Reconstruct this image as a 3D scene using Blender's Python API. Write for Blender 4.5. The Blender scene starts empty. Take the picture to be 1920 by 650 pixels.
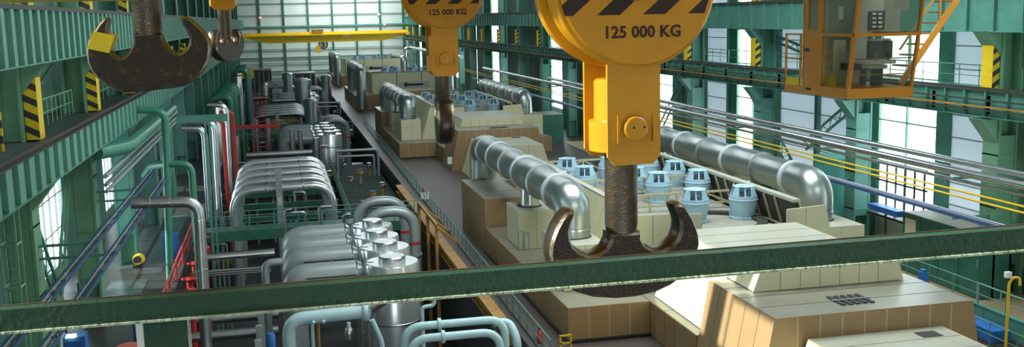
import bpy, bmesh, math, random
from mathutils import Vector, Matrix
from math import sin, cos, pi, radians as RAD
random.seed(7)
SC = bpy.context.scene
COL = SC.collection

# ------------------------------------------------------------------ camera
FPX, CX, CY = 1920.0, 960.0, 325.0
VPX, VPY, HSL = 515.0, 42.0, -0.022
def _cv(x, y): return Vector(((x - CX) / FPX, (y - CY) / FPX, 1.0))
_Y = _cv(VPX, VPY).normalized()
_Z = _Y.cross(_cv(VPX + 100, VPY + 100 * HSL) - _cv(VPX, VPY)).normalized()
if _Z.y > 0: _Z = -_Z
_X = _Y.cross(_Z).normalized()
def ray(x, y):
    c = _cv(x, y); return Vector((_X.dot(c), _Y.dot(c), _Z.dot(c)))
def at(x, y, Y):            # point of the hall seen at photo pixel x, y on the plane Y
    d = ray(x, y); return d * (Y / d.y)
def atz(x, y, z):
    d = ray(x, y); return d * (z / d.z)
def atx(x, y, X):
    d = ray(x, y); return d * (X / d.x)
cam_d = bpy.data.cameras.new('camera'); cam = bpy.data.objects.new('camera', cam_d); COL.objects.link(cam)
cam_d.sensor_width = 36; cam_d.lens = 36.0 * FPX / 1920.0; cam_d.clip_end = 900; cam_d.clip_start = 0.05
cam.matrix_world = Matrix(((_X.x, -_X.y, -_X.z, 0), (_Y.x, -_Y.y, -_Y.z, 0), (_Z.x, -_Z.y, -_Z.z, 0), (0, 0, 0, 1)))
SC.camera = cam

# ------------------------------------------------------------------ light
SC.view_settings.view_transform = 'Standard'; SC.view_settings.look = 'None'
SC.view_settings.gamma = 1; SC.view_settings.use_curve_mapping = False
SC.view_settings.exposure = 0.76
W = bpy.data.worlds.new('sky'); SC.world = W; W.use_nodes = True
bg = W.node_tree.nodes['Background']; bg.inputs[0].default_value = (0.86, 0.94, 1.0, 1); bg.inputs[1].default_value = 4.2
def sun(name, d, e, col, ang):
    l = bpy.data.lights.new(name, 'SUN'); l.energy = e; l.color = col; l.angle = RAD(ang)
    o = bpy.data.objects.new(name, l); COL.objects.link(o)
    o.rotation_euler = Vector(d).to_track_quat('-Z', 'Y').to_euler(); return o
sun('sun', (0.93, -0.14, -0.521), 8.5, (1.0, 0.95, 0.85), 0.6)
def area(name, loc, d, sx, sy, e, col):
    l = bpy.data.lights.new(name, 'AREA'); l.shape = 'RECTANGLE'; l.size = sx; l.size_y = sy; l.energy = e; l.color = col
    o = bpy.data.objects.new(name, l); COL.objects.link(o); o.location = loc
    o.rotation_euler = Vector(d).to_track_quat('-Z', 'Y').to_euler(); return o
# unseen fill lights added under the solid ceiling, bay by bay
for i, y in enumerate((8, 50, 95, 140, 185, 230, 272)):
    area('ceiling_fill', (19, y, 13.3), (0, 0, -1), 24, 16, (5000, 6500, 2600, 1900, 1700, 2400, 9000)[i], (0.86, 0.96, 1.0))

# ------------------------------------------------------------------ materials
MATS = {}
def mat(name, col, rough=0.5, metal=0.0, col2=None, nscale=3.0, namt=0.35, bump=0.0, bscale=40.0, spec=0.5, detail=4.0, lo=0.4, hi=0.65, coat=0.0):
    m = bpy.data.materials.new(name); m.use_nodes = True; nt = m.node_tree; n = nt.nodes; L = nt.links
    b = n['Principled BSDF']; b.inputs['Roughness'].default_value = rough; b.inputs['Metallic'].default_value = metal
    b.inputs['Specular IOR Level'].default_value = spec; b.inputs['Coat Weight'].default_value = coat
    c = (*col, 1)
    b.inputs['Base Color'].default_value = c
    tc = n.new('ShaderNodeTexCoord')
    if col2 is not None:
        no = n.new('ShaderNodeTexNoise'); no.inputs['Scale'].default_value = nscale; no.inputs['Detail'].default_value = detail
        L.new(tc.outputs['Object'], no.inputs['Vector'])
        r = n.new('ShaderNodeValToRGB'); r.color_ramp.elements[0].position = lo; r.color_ramp.elements[1].position = hi
        r.color_ramp.elements[0].color = (0, 0, 0, 1); r.color_ramp.elements[1].color = (1, 1, 1, 1)
        L.new(no.outputs['Fac'], r.inputs['Fac'])
        mu = n.new('ShaderNodeMath'); mu.operation = 'MULTIPLY'; mu.inputs[1].default_value = namt
        L.new(r.outputs['Color'], mu.inputs[0])
        mx = n.new('ShaderNodeMix'); mx.data_type = 'RGBA'; mx.inputs[6].default_value = c; mx.inputs[7].default_value = (*col2, 1)
        L.new(mu.outputs[0], mx.inputs[0]); L.new(mx.outputs[2], b.inputs['Base Color'])
    if bump:
        n2 = n.new('ShaderNodeTexNoise'); n2.inputs['Scale'].default_value = bscale; n2.inputs['Detail'].default_value = 3
        L.new(tc.outputs['Object'], n2.inputs['Vector'])
        bp = n.new('ShaderNodeBump'); bp.inputs['Strength'].default_value = bump; bp.inputs['Distance'].default_value = 0.05
        L.new(n2.outputs['Fac'], bp.inputs['Height']); L.new(bp.outputs['Normal'], b.inputs['Normal'])
    MATS[name] = m; return m
def glass(name, tint, gloss=0.12):
    m = bpy.data.materials.new(name); m.use_nodes = True; nt = m.node_tree; n = nt.nodes; L = nt.links
    for x in list(n):
        if x.type != 'OUTPUT_MATERIAL': n.remove(x)
    out = [x for x in n if x.type == 'OUTPUT_MATERIAL'][0]
    t = n.new('ShaderNodeBsdfTransparent'); t.inputs[0].default_value = (*tint, 1)
    g = n.new('ShaderNodeBsdfGlossy'); g.inputs['Roughness'].default_value = 0.03
    mx = n.new('ShaderNodeMixShader'); mx.inputs[0].default_value = gloss
    L.new(t.outputs[0], mx.inputs[1]); L.new(g.outputs[0], mx.inputs[2]); L.new(mx.outputs[0], out.inputs[0])
    MATS[name] = m; return m
def trans(name, col, amt=0.5):
    m = mat(name, col, 0.6); nt = m.node_tree; n = nt.nodes; L = nt.links
    b = n['Principled BSDF']; out = [x for x in n if x.type == 'OUTPUT_MATERIAL'][0]
    t = n.new('ShaderNodeBsdfTranslucent'); t.inputs[0].default_value = (*col, 1)
    mx = n.new('ShaderNodeMixShader'); mx.inputs[0].default_value = amt
    L.new(b.outputs[0], mx.inputs[1]); L.new(t.outputs[0], mx.inputs[2]); L.new(mx.outputs[0], out.inputs[0]); return m
def emis(name, col, e):
    m = mat(name, col, 0.5); b = m.node_tree.nodes['Principled BSDF']
    b.inputs['Emission Color'].default_value = (*col, 1); b.inputs['Emission Strength'].default_value = e; return m

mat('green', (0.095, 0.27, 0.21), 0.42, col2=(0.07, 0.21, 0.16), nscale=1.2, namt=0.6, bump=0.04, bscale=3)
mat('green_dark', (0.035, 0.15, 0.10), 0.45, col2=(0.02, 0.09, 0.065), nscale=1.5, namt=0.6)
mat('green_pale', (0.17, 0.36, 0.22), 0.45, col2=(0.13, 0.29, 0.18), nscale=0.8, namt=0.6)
mat('green_pipe', (0.06, 0.25, 0.17), 0.35, col2=(0.04, 0.18, 0.12), nscale=2, namt=0.5)
mat('teal', (0.10, 0.42, 0.36), 0.4)
mat('rail_green', (0.014, 0.062, 0.036), 0.5, col2=(0.05, 0.05, 0.03), nscale=9, namt=0.2, bump=0.15, bscale=120)
mat('rail_worn', (0.55, 0.60, 0.45), 0.6, col2=(0.25, 0.32, 0.20), nscale=40, namt=0.9, bump=0.4, bscale=150)
mat('yellow', (0.60, 0.27, 0.006), 0.36, col2=(0.46, 0.195, 0.006), nscale=2.5, namt=0.35, bump=0.03, bscale=15, coat=0.2)
mat('yellow_pad', (0.80, 0.56, 0.01), 0.45, col2=(0.6, 0.42, 0.02), nscale=5, namt=0.4)
mat('cab_orange', (0.58, 0.25, 0.025), 0.42, col2=(0.5, 0.21, 0.02), nscale=3, namt=0.4)
mat('black', (0.012, 0.010, 0.010), 0.5)
mat('ink', (0.03, 0.012, 0.012), 0.55)
mat('pad_black', (0.035, 0.03, 0.03), 0.5)
mat('steel_hook', (0.040, 0.030, 0.022), 0.38, 0.6, col2=(0.17, 0.075, 0.02), nscale=16, namt=0.55, lo=0.56, hi=0.72, bump=0.25, bscale=45, detail=7)
mat('steel_shank', (0.11, 0.09, 0.07), 0.36, 0.75, col2=(0.24, 0.13, 0.035), nscale=14, namt=0.65, lo=0.52, hi=0.66, bump=0.2, bscale=55, detail=7)
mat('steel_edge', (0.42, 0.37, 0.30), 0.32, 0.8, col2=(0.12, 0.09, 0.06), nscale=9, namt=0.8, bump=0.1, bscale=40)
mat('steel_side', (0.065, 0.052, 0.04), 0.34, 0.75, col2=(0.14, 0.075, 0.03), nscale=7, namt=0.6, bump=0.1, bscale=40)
mat('chrome', (0.74, 0.76, 0.77), 0.27, 1.0, col2=(0.55, 0.57, 0.58), nscale=1.2, namt=0.6, bump=0.05, bscale=2.2)
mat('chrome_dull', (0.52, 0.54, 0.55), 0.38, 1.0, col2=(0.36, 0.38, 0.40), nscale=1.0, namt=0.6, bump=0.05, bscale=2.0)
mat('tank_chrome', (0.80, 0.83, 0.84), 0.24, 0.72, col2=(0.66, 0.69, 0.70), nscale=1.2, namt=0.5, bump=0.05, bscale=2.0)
mat('clad_grey', (0.36, 0.40, 0.40), 0.38, 0.35, col2=(0.28, 0.32, 0.32), nscale=1.4, namt=0.5)
mat('duct', (0.42, 0.46, 0.44), 0.34, 0.88, col2=(0.33, 0.37, 0.35), nscale=0.8, namt=0.6, bump=0.03, bscale=2.5)
mat('duct_band', (0.62, 0.66, 0.68), 0.45, 0.3)
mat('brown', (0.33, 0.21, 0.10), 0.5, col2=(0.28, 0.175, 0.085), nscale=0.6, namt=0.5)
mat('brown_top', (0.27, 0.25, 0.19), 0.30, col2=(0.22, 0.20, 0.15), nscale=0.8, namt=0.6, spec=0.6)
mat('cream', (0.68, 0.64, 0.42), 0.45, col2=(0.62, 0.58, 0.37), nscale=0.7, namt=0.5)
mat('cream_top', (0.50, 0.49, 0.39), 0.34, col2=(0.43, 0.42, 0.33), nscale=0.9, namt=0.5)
mat('seam', (0.09, 0.078, 0.055), 0.7)
mat('seam_light', (0.45, 0.40, 0.27), 0.6)
mat('deck_grey', (0.34, 0.33, 0.27), 0.5, col2=(0.25, 0.24, 0.2), nscale=1.5, namt=0.6)
mat('frame_beige', (0.50, 0.45, 0.28), 0.5)
mat('fan_blue', (0.40, 0.60, 0.70), 0.4, col2=(0.34, 0.52, 0.62), nscale=2, namt=0.5)
mat('pipe_blue', (0.52, 0.72, 0.76), 0.35, col2=(0.46, 0.64, 0.68), nscale=2, namt=0.5)
mat('dark', (0.012, 0.014, 0.014), 0.7)
mat('dark_steel', (0.05, 0.055, 0.05), 0.5, 0.3, col2=(0.09, 0.075, 0.05), nscale=3, namt=0.6)
mat('floor', (0.05, 0.05, 0.05), 0.35, col2=(0.045, 0.045, 0.042), nscale=0.35, namt=0.8)
mat('floor_brown', (0.07, 0.055, 0.047), 0.42, col2=(0.06, 0.045, 0.04), nscale=0.6, namt=0.7)
mat('floor_tan', (0.36, 0.27, 0.16), 0.5, col2=(0.30, 0.22, 0.13), nscale=0.6, namt=0.6)
mat('pit', (0.02, 0.028, 0.03), 0.6, col2=(0.035, 0.03, 0.025), nscale=0.5, namt=0.8)
mat('plate', (0.55, 0.58, 0.62), 0.28, 0.9, col2=(0.22, 0.24, 0.26), nscale=0.9, namt=0.8, bump=0.5, bscale=9)
mat('red', (0.50, 0.035, 0.035), 0.45, col2=(0.38, 0.03, 0.03), nscale=3, namt=0.6)
mat('red_pale', (0.55, 0.13, 0.10), 0.45)
mat('blue', (0.03, 0.16, 0.50), 0.45, col2=(0.02, 0.10, 0.36), nscale=3, namt=0.5)
mat('blue_tray', (0.035, 0.10, 0.24), 0.4, 0.2, col2=(0.07, 0.13, 0.22), nscale=4, namt=0.6)
mat('yellow_pipe', (0.85, 0.55, 0.02), 0.4)
mat('yellow_far', (0.80, 0.52, 0.015), 0.4)
mat('ochre', (0.42, 0.22, 0.04), 0.5, col2=(0.28, 0.14, 0.03), nscale=1.2, namt=0.8)
mat('white', (0.80, 0.82, 0.80), 0.5)
mat('wall_white', (0.58, 0.64, 0.58), 0.55, col2=(0.52, 0.58, 0.53), nscale=0.3, namt=0.5)
mat('grey', (0.30, 0.31, 0.31), 0.5)
mat('seat_dark', (0.05, 0.055, 0.06), 0.6)
mat('console', (0.55, 0.55, 0.48), 0.5)
mat('rope', (0.10, 0.10, 0.09), 0.5, 0.5)
mat('roof_grey', (0.22, 0.24, 0.23), 0.7)
glass('glass', (0.88, 0.93, 0.93), 0.10)
glass('cab_glass', (0.80, 0.82, 0.78), 0.10)
trans('panel_white', (0.78, 0.83, 0.86), 0.22)
emis('lamp_red', (1.0, 0.10, 0.10), 4)
emis('lamp_warm', (1.0, 0.72, 0.35), 6)
emis('lamp_green', (0.3, 1.0, 0.2), 5)

# ------------------------------------------------------------------ mesh building
class MB:
    def __init__(s): s.v = []; s.f = []
    def add(s, vs, fs):
        k = len(s.v); s.v += [Vector(p) for p in vs]; s.f += [tuple(i + k for i in f) for f in fs]; return s
    def hexa(s, p):   # 8 corners: 4 bottom (ccw seen from above), 4 top
        return s.add(p, [(3, 2, 1, 0), (4, 5, 6, 7), (0, 1, 5, 4), (1, 2, 6, 5), (2, 3, 7, 6), (3, 0, 4, 7)])
    def box(s, x0, x1, y0, y1, z0, z1):
        return s.hexa([(x0, y0, z0), (x1, y0, z0), (x1, y1, z0), (x0, y1, z0), (x0, y0, z1), (x1, y0, z1), (x1, y1, z1), (x0, y1, z1)])
    def bar(s, a, b, w, h, up=(0, 0, 1)):
        a = Vector(a); b = Vector(b); d = (b - a).normalized(); u = Vector(up)
        if abs(d.dot(u)) > 0.99: u = Vector((0, 1, 0))
        r = d.cross(u).normalized() * (w / 2); u = r.cross(d).normalized() * (h / 2)
        return s.hexa([a - r - u, a + r - u, b + r - u, b - r - u, a - r + u, a + r + u, b + r + u, b - r + u])
    def cyl(s, a, b, r0, r1=None, n=16, caps=True):
        if r1 is None: r1 = r0
        a = Vector(a); b = Vector(b); d = (b - a).normalized()
        u = d.orthogonal().normalized(); w = d.cross(u)
        vs = [a + (u * cos(2 * pi * i / n) + w * sin(2 * pi * i / n)) * r0 for i in range(n)] + [b + (u * cos(2 * pi * i / n) + w * sin(2 * pi * i / n)) * r1 for i in range(n)]
        fs = [(i, (i + 1) % n, n + (i + 1) % n, n + i) for i in range(n)]
        if caps: fs += [tuple(range(n - 1, -1, -1)), tuple(range(n, 2 * n))]
        return s.add(vs, fs)
    def lathe(s, prof, c, ax=(0, 0, 1), n=20, caps=True):   # prof: (radius, height)
        ax = Vector(ax).normalized(); c = Vector(c); u = ax.orthogonal().normalized(); w = ax.cross(u)
        vs = []; fs = []; m = len(prof)
        for r, h in prof:
            vs += [c + ax * h + (u * cos(2 * pi * i / n) + w * sin(2 * pi * i / n)) * r for i in range(n)]
        for j in range(m - 1):
            fs += [(j * n + i, j * n + (i + 1) % n, (j + 1) * n + (i + 1) % n, (j + 1) * n + i) for i in range(n)]
        if caps: fs += [tuple(range(n - 1, -1, -1)), tuple(range((m - 1) * n, m * n))]
        return s.add(vs, fs)
    def tube(s, pts, r, n=12, bend=None, seg=6, caps=True):
        P = [Vector(p) for p in pts]
        if bend is None: bend = r * 2.2
        path = [P[0]]
        for i in range(1, len(P) - 1):
            a, b, c = P[i - 1], P[i], P[i + 1]; d0 = (a - b); d1 = (c - b)
            k = min(bend, d0.length * 0.48, d1.length * 0.48); q0 = b + d0.normalized() * k; q1 = b + d1.normalized() * k
            if d0.normalized().dot(d1.normalized()) < -0.999: path.append(b); continue
            for j in range(seg + 1):
                t = j / seg; path.append(q0 * (1 - t) ** 2 + b * 2 * t * (1 - t) + q1 * t * t)
        path.append(P[-1])
        m = len(path); tang = [(path[min(i + 1, m - 1)] - path[max(i - 1, 0)]).normalized() for i in range(m)]
        u = tang[0].orthogonal().normalized(); vs = []; fs = []
        for i in range(m):
            u = (u - tang[i] * u.dot(tang[i])).normalized(); w = tang[i].cross(u)
            vs += [path[i] + (u * cos(2 * pi * j / n) + w * sin(2 * pi * j / n)) * r for j in range(n)]
        for i in range(m - 1):
            fs += [(i * n + j, i * n + (j + 1) % n, (i + 1) * n + (j + 1) % n, (i + 1) * n + j) for j in range(n)]
        if caps: fs += [tuple(range(n - 1, -1, -1)), tuple(range((m - 1) * n, m * n))]
        return s.add(vs, fs)
    def prism(s, poly, d):    # poly: list of 3-D points (planar), pushed along d
        n = len(poly); P = [Vector(p) for p in poly]; D = Vector(d)
        return s.add(P + [p + D for p in P], [tuple(range(n - 1, -1, -1)), tuple(range(n, 2 * n))] + [(i, (i + 1) % n, n + (i + 1) % n, n + i) for i in range(n)])
    def mesh(s, name, off=Vector((0, 0, 0)), smooth=True, ang=38):
        me = bpy.data.meshes.new(name); me.from_pydata([v - off for v in s.v], [], s.f)
        bm = bmesh.new(); bm.from_mesh(me); bmesh.ops.recalc_face_normals(bm, faces=bm.faces); bm.to_mesh(me); bm.free()
        if smooth:
            me.polygons.foreach_set('use_smooth', [True] * len(me.polygons)); me.set_sharp_from_angle(angle=RAD(ang))
        me.update(); return me
WL = {}
def thing(name, label, cat, loc=(0, 0, 0), group=None, kind=None):
    o = bpy.data.objects.new(name, None); COL.objects.link(o); o.location = loc; o.empty_display_size = 0.2
    WL[o.name] = Vector(loc)
    if label: o['label'] = label
    if cat: o['category'] = cat
    if group: o['group'] = group
    if kind: o['kind'] = kind
    return o
def part(name, mb, m, parent, smooth=True, ang=38, stuff=False):
    off = WL[parent.name]
    me = mb.mesh(name, off, smooth, ang); me.materials.append(MATS[m])
    o = bpy.data.objects.new(name, me); COL.objects.link(o); o.parent = parent; WL[o.name] = off
    if stuff: o['kind'] = 'stuff'
    return o
def solo(name, mb, m, label, cat, group=None, smooth=True, kind=None, ang=38):
    xs = [v.x for v in mb.v]; ys = [v.y for v in mb.v]; zs = [v.z for v in mb.v]
    off = Vector(((min(xs) + max(xs)) / 2, (min(ys) + max(ys)) / 2, min(zs)))
    me = mb.mesh(name, off, smooth, ang); me.materials.append(MATS[m])
    o = bpy.data.objects.new(name, me); COL.objects.link(o); o.location = off; WL[o.name] = off
    if label: o['label'] = label
    if cat: o['category'] = cat
    if group: o['group'] = group
    if kind: o['kind'] = kind
    return o
def struct(name, mb, m, smooth=False):
    return solo(name, mb, m, None, None, kind='structure', smooth=smooth)
def copytree(o, loc, label, rz=0.0, parent=None):
    c = o.copy(); COL.objects.link(c)
    if parent is None:
        c.location = loc; c.rotation_euler = (0, 0, rz); WL[c.name] = Vector(loc)
        if label: c['label'] = label
    else: c.parent = parent
    for ch in list(o.children): copytree(ch, None, None, 0, c)
    return c
ORD = ['nearest', 'second', 'third', 'fourth', 'fifth', 'sixth', 'seventh', 'eighth', 'ninth', 'tenth', 'eleventh', 'twelfth', 'thirteenth', 'fourteenth', 'fifteenth', 'sixteenth', 'seventeenth', 'eighteenth', 'nineteenth', 'twentieth']
def panels(parent, a, b, c, d, nu, nv, m, gap=0.03, th=0.04, name='panel'):
    # a-b bottom edge, d-c top edge (seen from outside); nu panels along, nv up; each panel an object
    a, b, c, d = [Vector(p) for p in (a, b, c, d)]; nrm = (b - a).cross(d - a).normalized()
    L = (b - a).length; Hh = (d - a).length
    def q(u, v): return (a * (1 - u) + b * u) * (1 - v) + (d * (1 - u) + c * u) * v
    for i in range(nu):
        for j in range(nv):
            gu = gap / L / 2; gv = gap / Hh / 2
            u0, u1, v0, v1 = i / nu + gu, (i + 1) / nu - gu, j / nv + gv, (j + 1) / nv - gv
            part(name, MB().prism([q(u0, v0), q(u1, v0), q(u1, v1), q(u0, v1)], nrm * th), m, parent, False)
def clip_x(poly, x, keep_less):
    r = []
    for i in range(len(poly)):
        p, q = poly[i], poly[(i + 1) % len(poly)]
        ip = (p.x <= x) == keep_less or p.x == x; iq = (q.x <= x) == keep_less or q.x == x
        if ip: r.append(p)
        if ip != iq: r.append(p.lerp(q, (x - p.x) / (q.x - p.x)))
    return r
def front_panels(parent, a, b, c, d, n, m, gap=0.03, th=0.04, strip=None):
    # a flat front facing the camera cut by upright joints; n panels across its top edge
    a, b, c, d = [Vector(p) for p in (a, b, c, d)]
    w = (c.x - d.x) / n; xs = [d.x + w * i for i in range(n + 1)]
    if a.x < d.x - 0.25 * w: pass
    xs[0] = min(a.x, d.x) - 0.01; xs[-1] = max(b.x, c.x) + 0.01
    for i in range(n):
        pl = clip_x(clip_x([a, b, c, d], xs[i] + (gap / 2 if i else 0), False), xs[i + 1] - (gap / 2 if i < n - 1 else 0), True)
        if len(pl) > 2: part('panel', MB().prism(pl, (0, -th, 0)), m, parent, False)
        if strip and i: part('cover_strip', MB().box(xs[i] - 0.022, xs[i] + 0.022, a.y - th - 0.006, a.y - th + 0.006, a.z, c.z - 0.03), strip, parent, False)
def lettering(parent, text, loc, size, m, rot=(pi / 2, 0, 0), ext=0.004, name='lettering', align='CENTER'):
    cu = bpy.data.curves.new(name, 'FONT'); cu.body = text; cu.size = size; cu.extrude = ext; cu.offset = size * 0.022; cu.align_x = align; cu.resolution_u = 2
    t = bpy.data.objects.new('tmp_text', cu); COL.objects.link(t)
    dg = bpy.context.evaluated_depsgraph_get(); dg.update()
    me = bpy.data.meshes.new_from_object(t.evaluated_get(dg)); bpy.data.objects.remove(t); bpy.data.curves.remove(cu)
    me.materials.clear(); me.materials.append(MATS[m])
    o = bpy.data.objects.new(name, me); COL.objects.link(o); o.parent = parent
    o.location = Vector(loc) - WL[parent.name]; o.rotation_euler = rot; return o
def railing(label, p0, p1, h=1.1, step=1.5, m='green', r=0.03, mids=1, toe=0.0, name='railing', group=None, ends=None):
    p0 = Vector(p0); p1 = Vector(p1); t = thing(name, label, 'railing', p0, group)
    n = max(1, int(round((p1 - p0).length / step)))
    for i in range(n + 1):
        q = p0.lerp(p1, i / n); part('post', MB().cyl(q, q + Vector((0, 0, h)), r, n=6), m, t)
    up = Vector((0, 0, h)); part('top_rail', MB().cyl(p0 + up, p1 + up, r * 1.2, n=8), m, t)
    for k in range(mids):
        u = Vector((0, 0, h * (k + 1) / (mids + 1))); part('mid_rail', MB().cyl(p0 + u, p1 + u, r * 0.8, n=6), m, t)
    if toe: part('toe_board', MB().bar(p0 + Vector((0, 0, toe / 2)), p1 + Vector((0, 0, toe / 2)), 0.02, toe), m, t, False)
    return t

# ------------------------------------------------------------------ hall shell
XL, XR, YB, YF = -14.0, 38.0, -12.0, 286.0   # outer walls
ZF, ZP, ZC = -15.0, -22.0, 14.0              # operating floor, pit floor, ceiling
UG0, UG1, LG0, LG1 = -1.2, 0.6, -5.45, -4.2  # runway girders: upper and lower, bottom and top
b = MB().box(XL, -6.4, YB, YF, ZF - 0.4, ZF); fl = struct('floor', b, 'floor')
struct('floor_turbine_side', MB().box(10.6, XR, YB, YF, ZF - 0.4, ZF), 'floor_brown')
struct('floor_pit', MB().box(-6.4, 10.6, YB, YF, ZP - 0.4, ZP), 'pit')
struct('floor_gallery', MB().box(33.0, 37.4, 20, 118, ZF, ZF + 0.06), 'floor_tan')
struct('wall_pit_left', MB().box(-6.6, -6.4, YB, YF, ZP, ZF - 0.4), 'pit')
struct('wall_pit_right', MB().box(10.6, 10.8, YB, YF, ZP, ZF - 0.4), 'pit')
# solid ceiling slab without openings; frames added round the unseen fill lights
cb = thing('ceiling', None, None, (0, 0, ZC), kind='structure')
part('slab', MB().box(XL, XR, YB, YF, ZC, ZC + 0.3), 'roof_grey', cb, False)
for y_ in (8, 50, 95, 140, 185, 230, 272):
    for e_ in (-8.2, 8.2): part('added_fill_light_frame', MB().box(6.8, 31.2, y_ + e_ - 0.1, y_ + e_ + 0.1, 13.3, ZC), 'roof_grey', cb, False)
struct('wall_back', MB().box(XL, XR, YB - 0.3, YB, ZF - 0.4, ZC), 'wall_white')

def glazed(name, X, y0, y1, z0, z1, ny, nz, side, fm='green'):
    w = thing(name, None, None, (X, y0, z0), kind='structure')
    dy = (y1 - y0) / ny; dz = (z1 - z0) / nz
    for j in range(nz + 1): part('glazing_bar', MB().box(X - 0.06, X + 0.06, y0, y1, z0 + j * dz - 0.04, z0 + j * dz + 0.04), fm, w, False)
    for i in range(ny + 1): part('window_frame', MB().box(X - 0.07, X + 0.07, y0 + i * dy - 0.05, y0 + i * dy + 0.05, z0, z1), fm, w, False)
    for i in range(ny):
        for j in range(nz):
            part('pane', MB().box(X - 0.008, X + 0.008, y0 + i * dy + 0.05, y0 + (i + 1) * dy - 0.05, z0 + j * dz + 0.04, z0 + (j + 1) * dz - 0.04), 'glass', w, False)
    return w
def cladding(parent, X, y0, y1, z0, z1, m, side, rib=1.2, vertical=True):
    # ribbed sheets: each sheet one object
    n = max(1, int(round((y1 - y0) / rib)))
    for i in range(n):
        a = y0 + (y1 - y0) * i / n; c = y0 + (y1 - y0) * (i + 1) / n
        part('sheet', MB().box(X - 0.05, X + 0.05, a + 0.03, c - 0.03, z0, z1), m, parent, False)

# right wall: windows, white panels and green sheet
WIN = [(15, 21), (33, 39), (53, 59), (74, 80.1), (94.5, 100), (114, 119), (134.5, 140.5), (155, 160), (175, 181), (195, 200), (215, 220), (235, 240), (255, 260), (272, 277)]
wr = thing('wall_right', None, None, (37.6, 0, ZF), kind='structure')
OPEN = sorted([(a, c, 'w') for a, c in WIN] + [(47.6, 51.8, 'p'), (60.5, 66.5, 'p'), (66.7, 72.5, 'p'), (81.6, 86.4, 'p'), (101, 106, 'p'), (120, 124, 'p'), (141.5, 146, 'p')])
y = YB; nw = 0
for a, c, kd in OPEN:
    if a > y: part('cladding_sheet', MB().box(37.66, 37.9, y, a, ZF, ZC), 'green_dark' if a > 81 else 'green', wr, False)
    part('cladding_sheet', MB().box(37.66, 37.9, a, c, ZF, -12.6), 'wall_white', wr, False)
    part('cladding_sheet', MB().box(37.66, 37.9, a, c, 7.0, ZC), 'green', wr, False)
    if kd == 'w':
        nw += 1; glazed('window_%d' % nw, 37.75, a, c, -12.6, 7.0, 1 if nw > 4 else 2, 7, 1, 'green_pale')
    else:
        for j in range(15):
            z_ = -12.6 + 19.6 * j / 15
            part('panel', MB().box(37.74, 37.78, a, c, z_ + 0.015, z_ + 19.6 / 15 - 0.015), 'panel_white', wr, False)
            part('panel_rail', MB().box(37.68, 37.74, a, c, z_ - 0.03, z_ + 0.03), 'grey', wr, False)
        for y_ in (a, c): part('panel_post', MB().box(37.5, 37.9, y_ - 0.15, y_ + 0.15, -12.6, 7.0), 'green', wr, False)
    y = c
part('cladding_sheet', MB().box(37.66, 37.9, y, YF, ZF, ZC), 'green', wr, False)
part('panel', MB().box(37.5, 37.64, 42, 46.9, -13.5, -1.4), 'green_pale', wr, False)
for k in range(5): part('panel_rib', MB().box(37.3, 37.5, 41.9 + k * 1.05, 42.25 + k * 1.05, -15, -5.5), 'green_pale', wr, False)
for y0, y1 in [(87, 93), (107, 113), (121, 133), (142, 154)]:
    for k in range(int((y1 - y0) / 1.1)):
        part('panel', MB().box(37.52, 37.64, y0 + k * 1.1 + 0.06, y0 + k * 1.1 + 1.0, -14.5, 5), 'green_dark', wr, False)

# left wall
wl = thing('wall_left', None, None, (-13.8, 0, ZF), kind='structure')
LWIN = [(-11, -1), (0, 9), (10, 19), (20, 29.5), (30.7, 41.0), (41.0, 49.7), (61.5, 68.5), (84, 90), (97, 100)]  # near ones unseen, placed and sized to steer sunlight into the hall
y = YB
for i, (a, c) in enumerate(LWIN):
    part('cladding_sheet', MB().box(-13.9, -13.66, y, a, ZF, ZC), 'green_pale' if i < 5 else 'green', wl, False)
    lo, hi = (-14.4, -8.0) if i > 5 else ((3.7, 7.75) if i == 5 else ((2.1, 6.15) if i == 4 else (1.4, 9.2)))
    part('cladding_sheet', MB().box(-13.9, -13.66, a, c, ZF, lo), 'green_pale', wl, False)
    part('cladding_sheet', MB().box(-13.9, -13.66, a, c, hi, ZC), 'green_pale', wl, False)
    glazed('window_%d' % (i + 31), -13.75, a, c, lo, hi, 4 if i not in (4, 5) else 1, max(2, int((hi - lo) / 1.9)) if i not in (4, 5) else 1, -1, 'grey')
    y = c
part('cladding_sheet', MB().box(-13.9, -13.66, y, YF, ZF, ZC), 'green', wl, False)

# far end wall: white panels between green posts and rails
wf = thing('wall_far', None, None, (12, YF, ZF), kind='structure')
part('backing', MB().box(XL, XR, YF, YF + 0.3, ZP - 0.4, ZC), 'grey', wf, False)
fx = [-13.9, -10.4, -4.0, 2.4, 8.85, 15.3, 21.7, 28.3, 34.6, 37.9]
fz = [-15, -13.2, -11.0, -9.5, -7.2, -4.6, -1.2, 1.9, 5.0, 9.0, 14.0]
for i in range(len(fx) - 1):
    for j in range(len(fz) - 1):
        part('panel', MB().box(fx[i] + 0.12, fx[i + 1] - 0.12, YF - 0.06, YF, fz[j] + 0.06, fz[j + 1] - 0.06), 'wall_white', wf, False)
for x in fx[1:-1]: part('wall_post', MB().box(x - 0.24, x + 0.24, YF - 0.5, YF, ZF, ZC), 'green_dark', wf, False)
for z in fz[1:-1]:
    th = 0.42 if z == -1.2 else (0.3 if z in (-13.2, -9.5) else 0.12)
    part('wall_rail', MB().box(XL, XR, YF - 0.55, YF - 0.3, z - th / 2, z + th / 2), 'green' if z == -1.2 else 'green_dark', wf, False)

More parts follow.
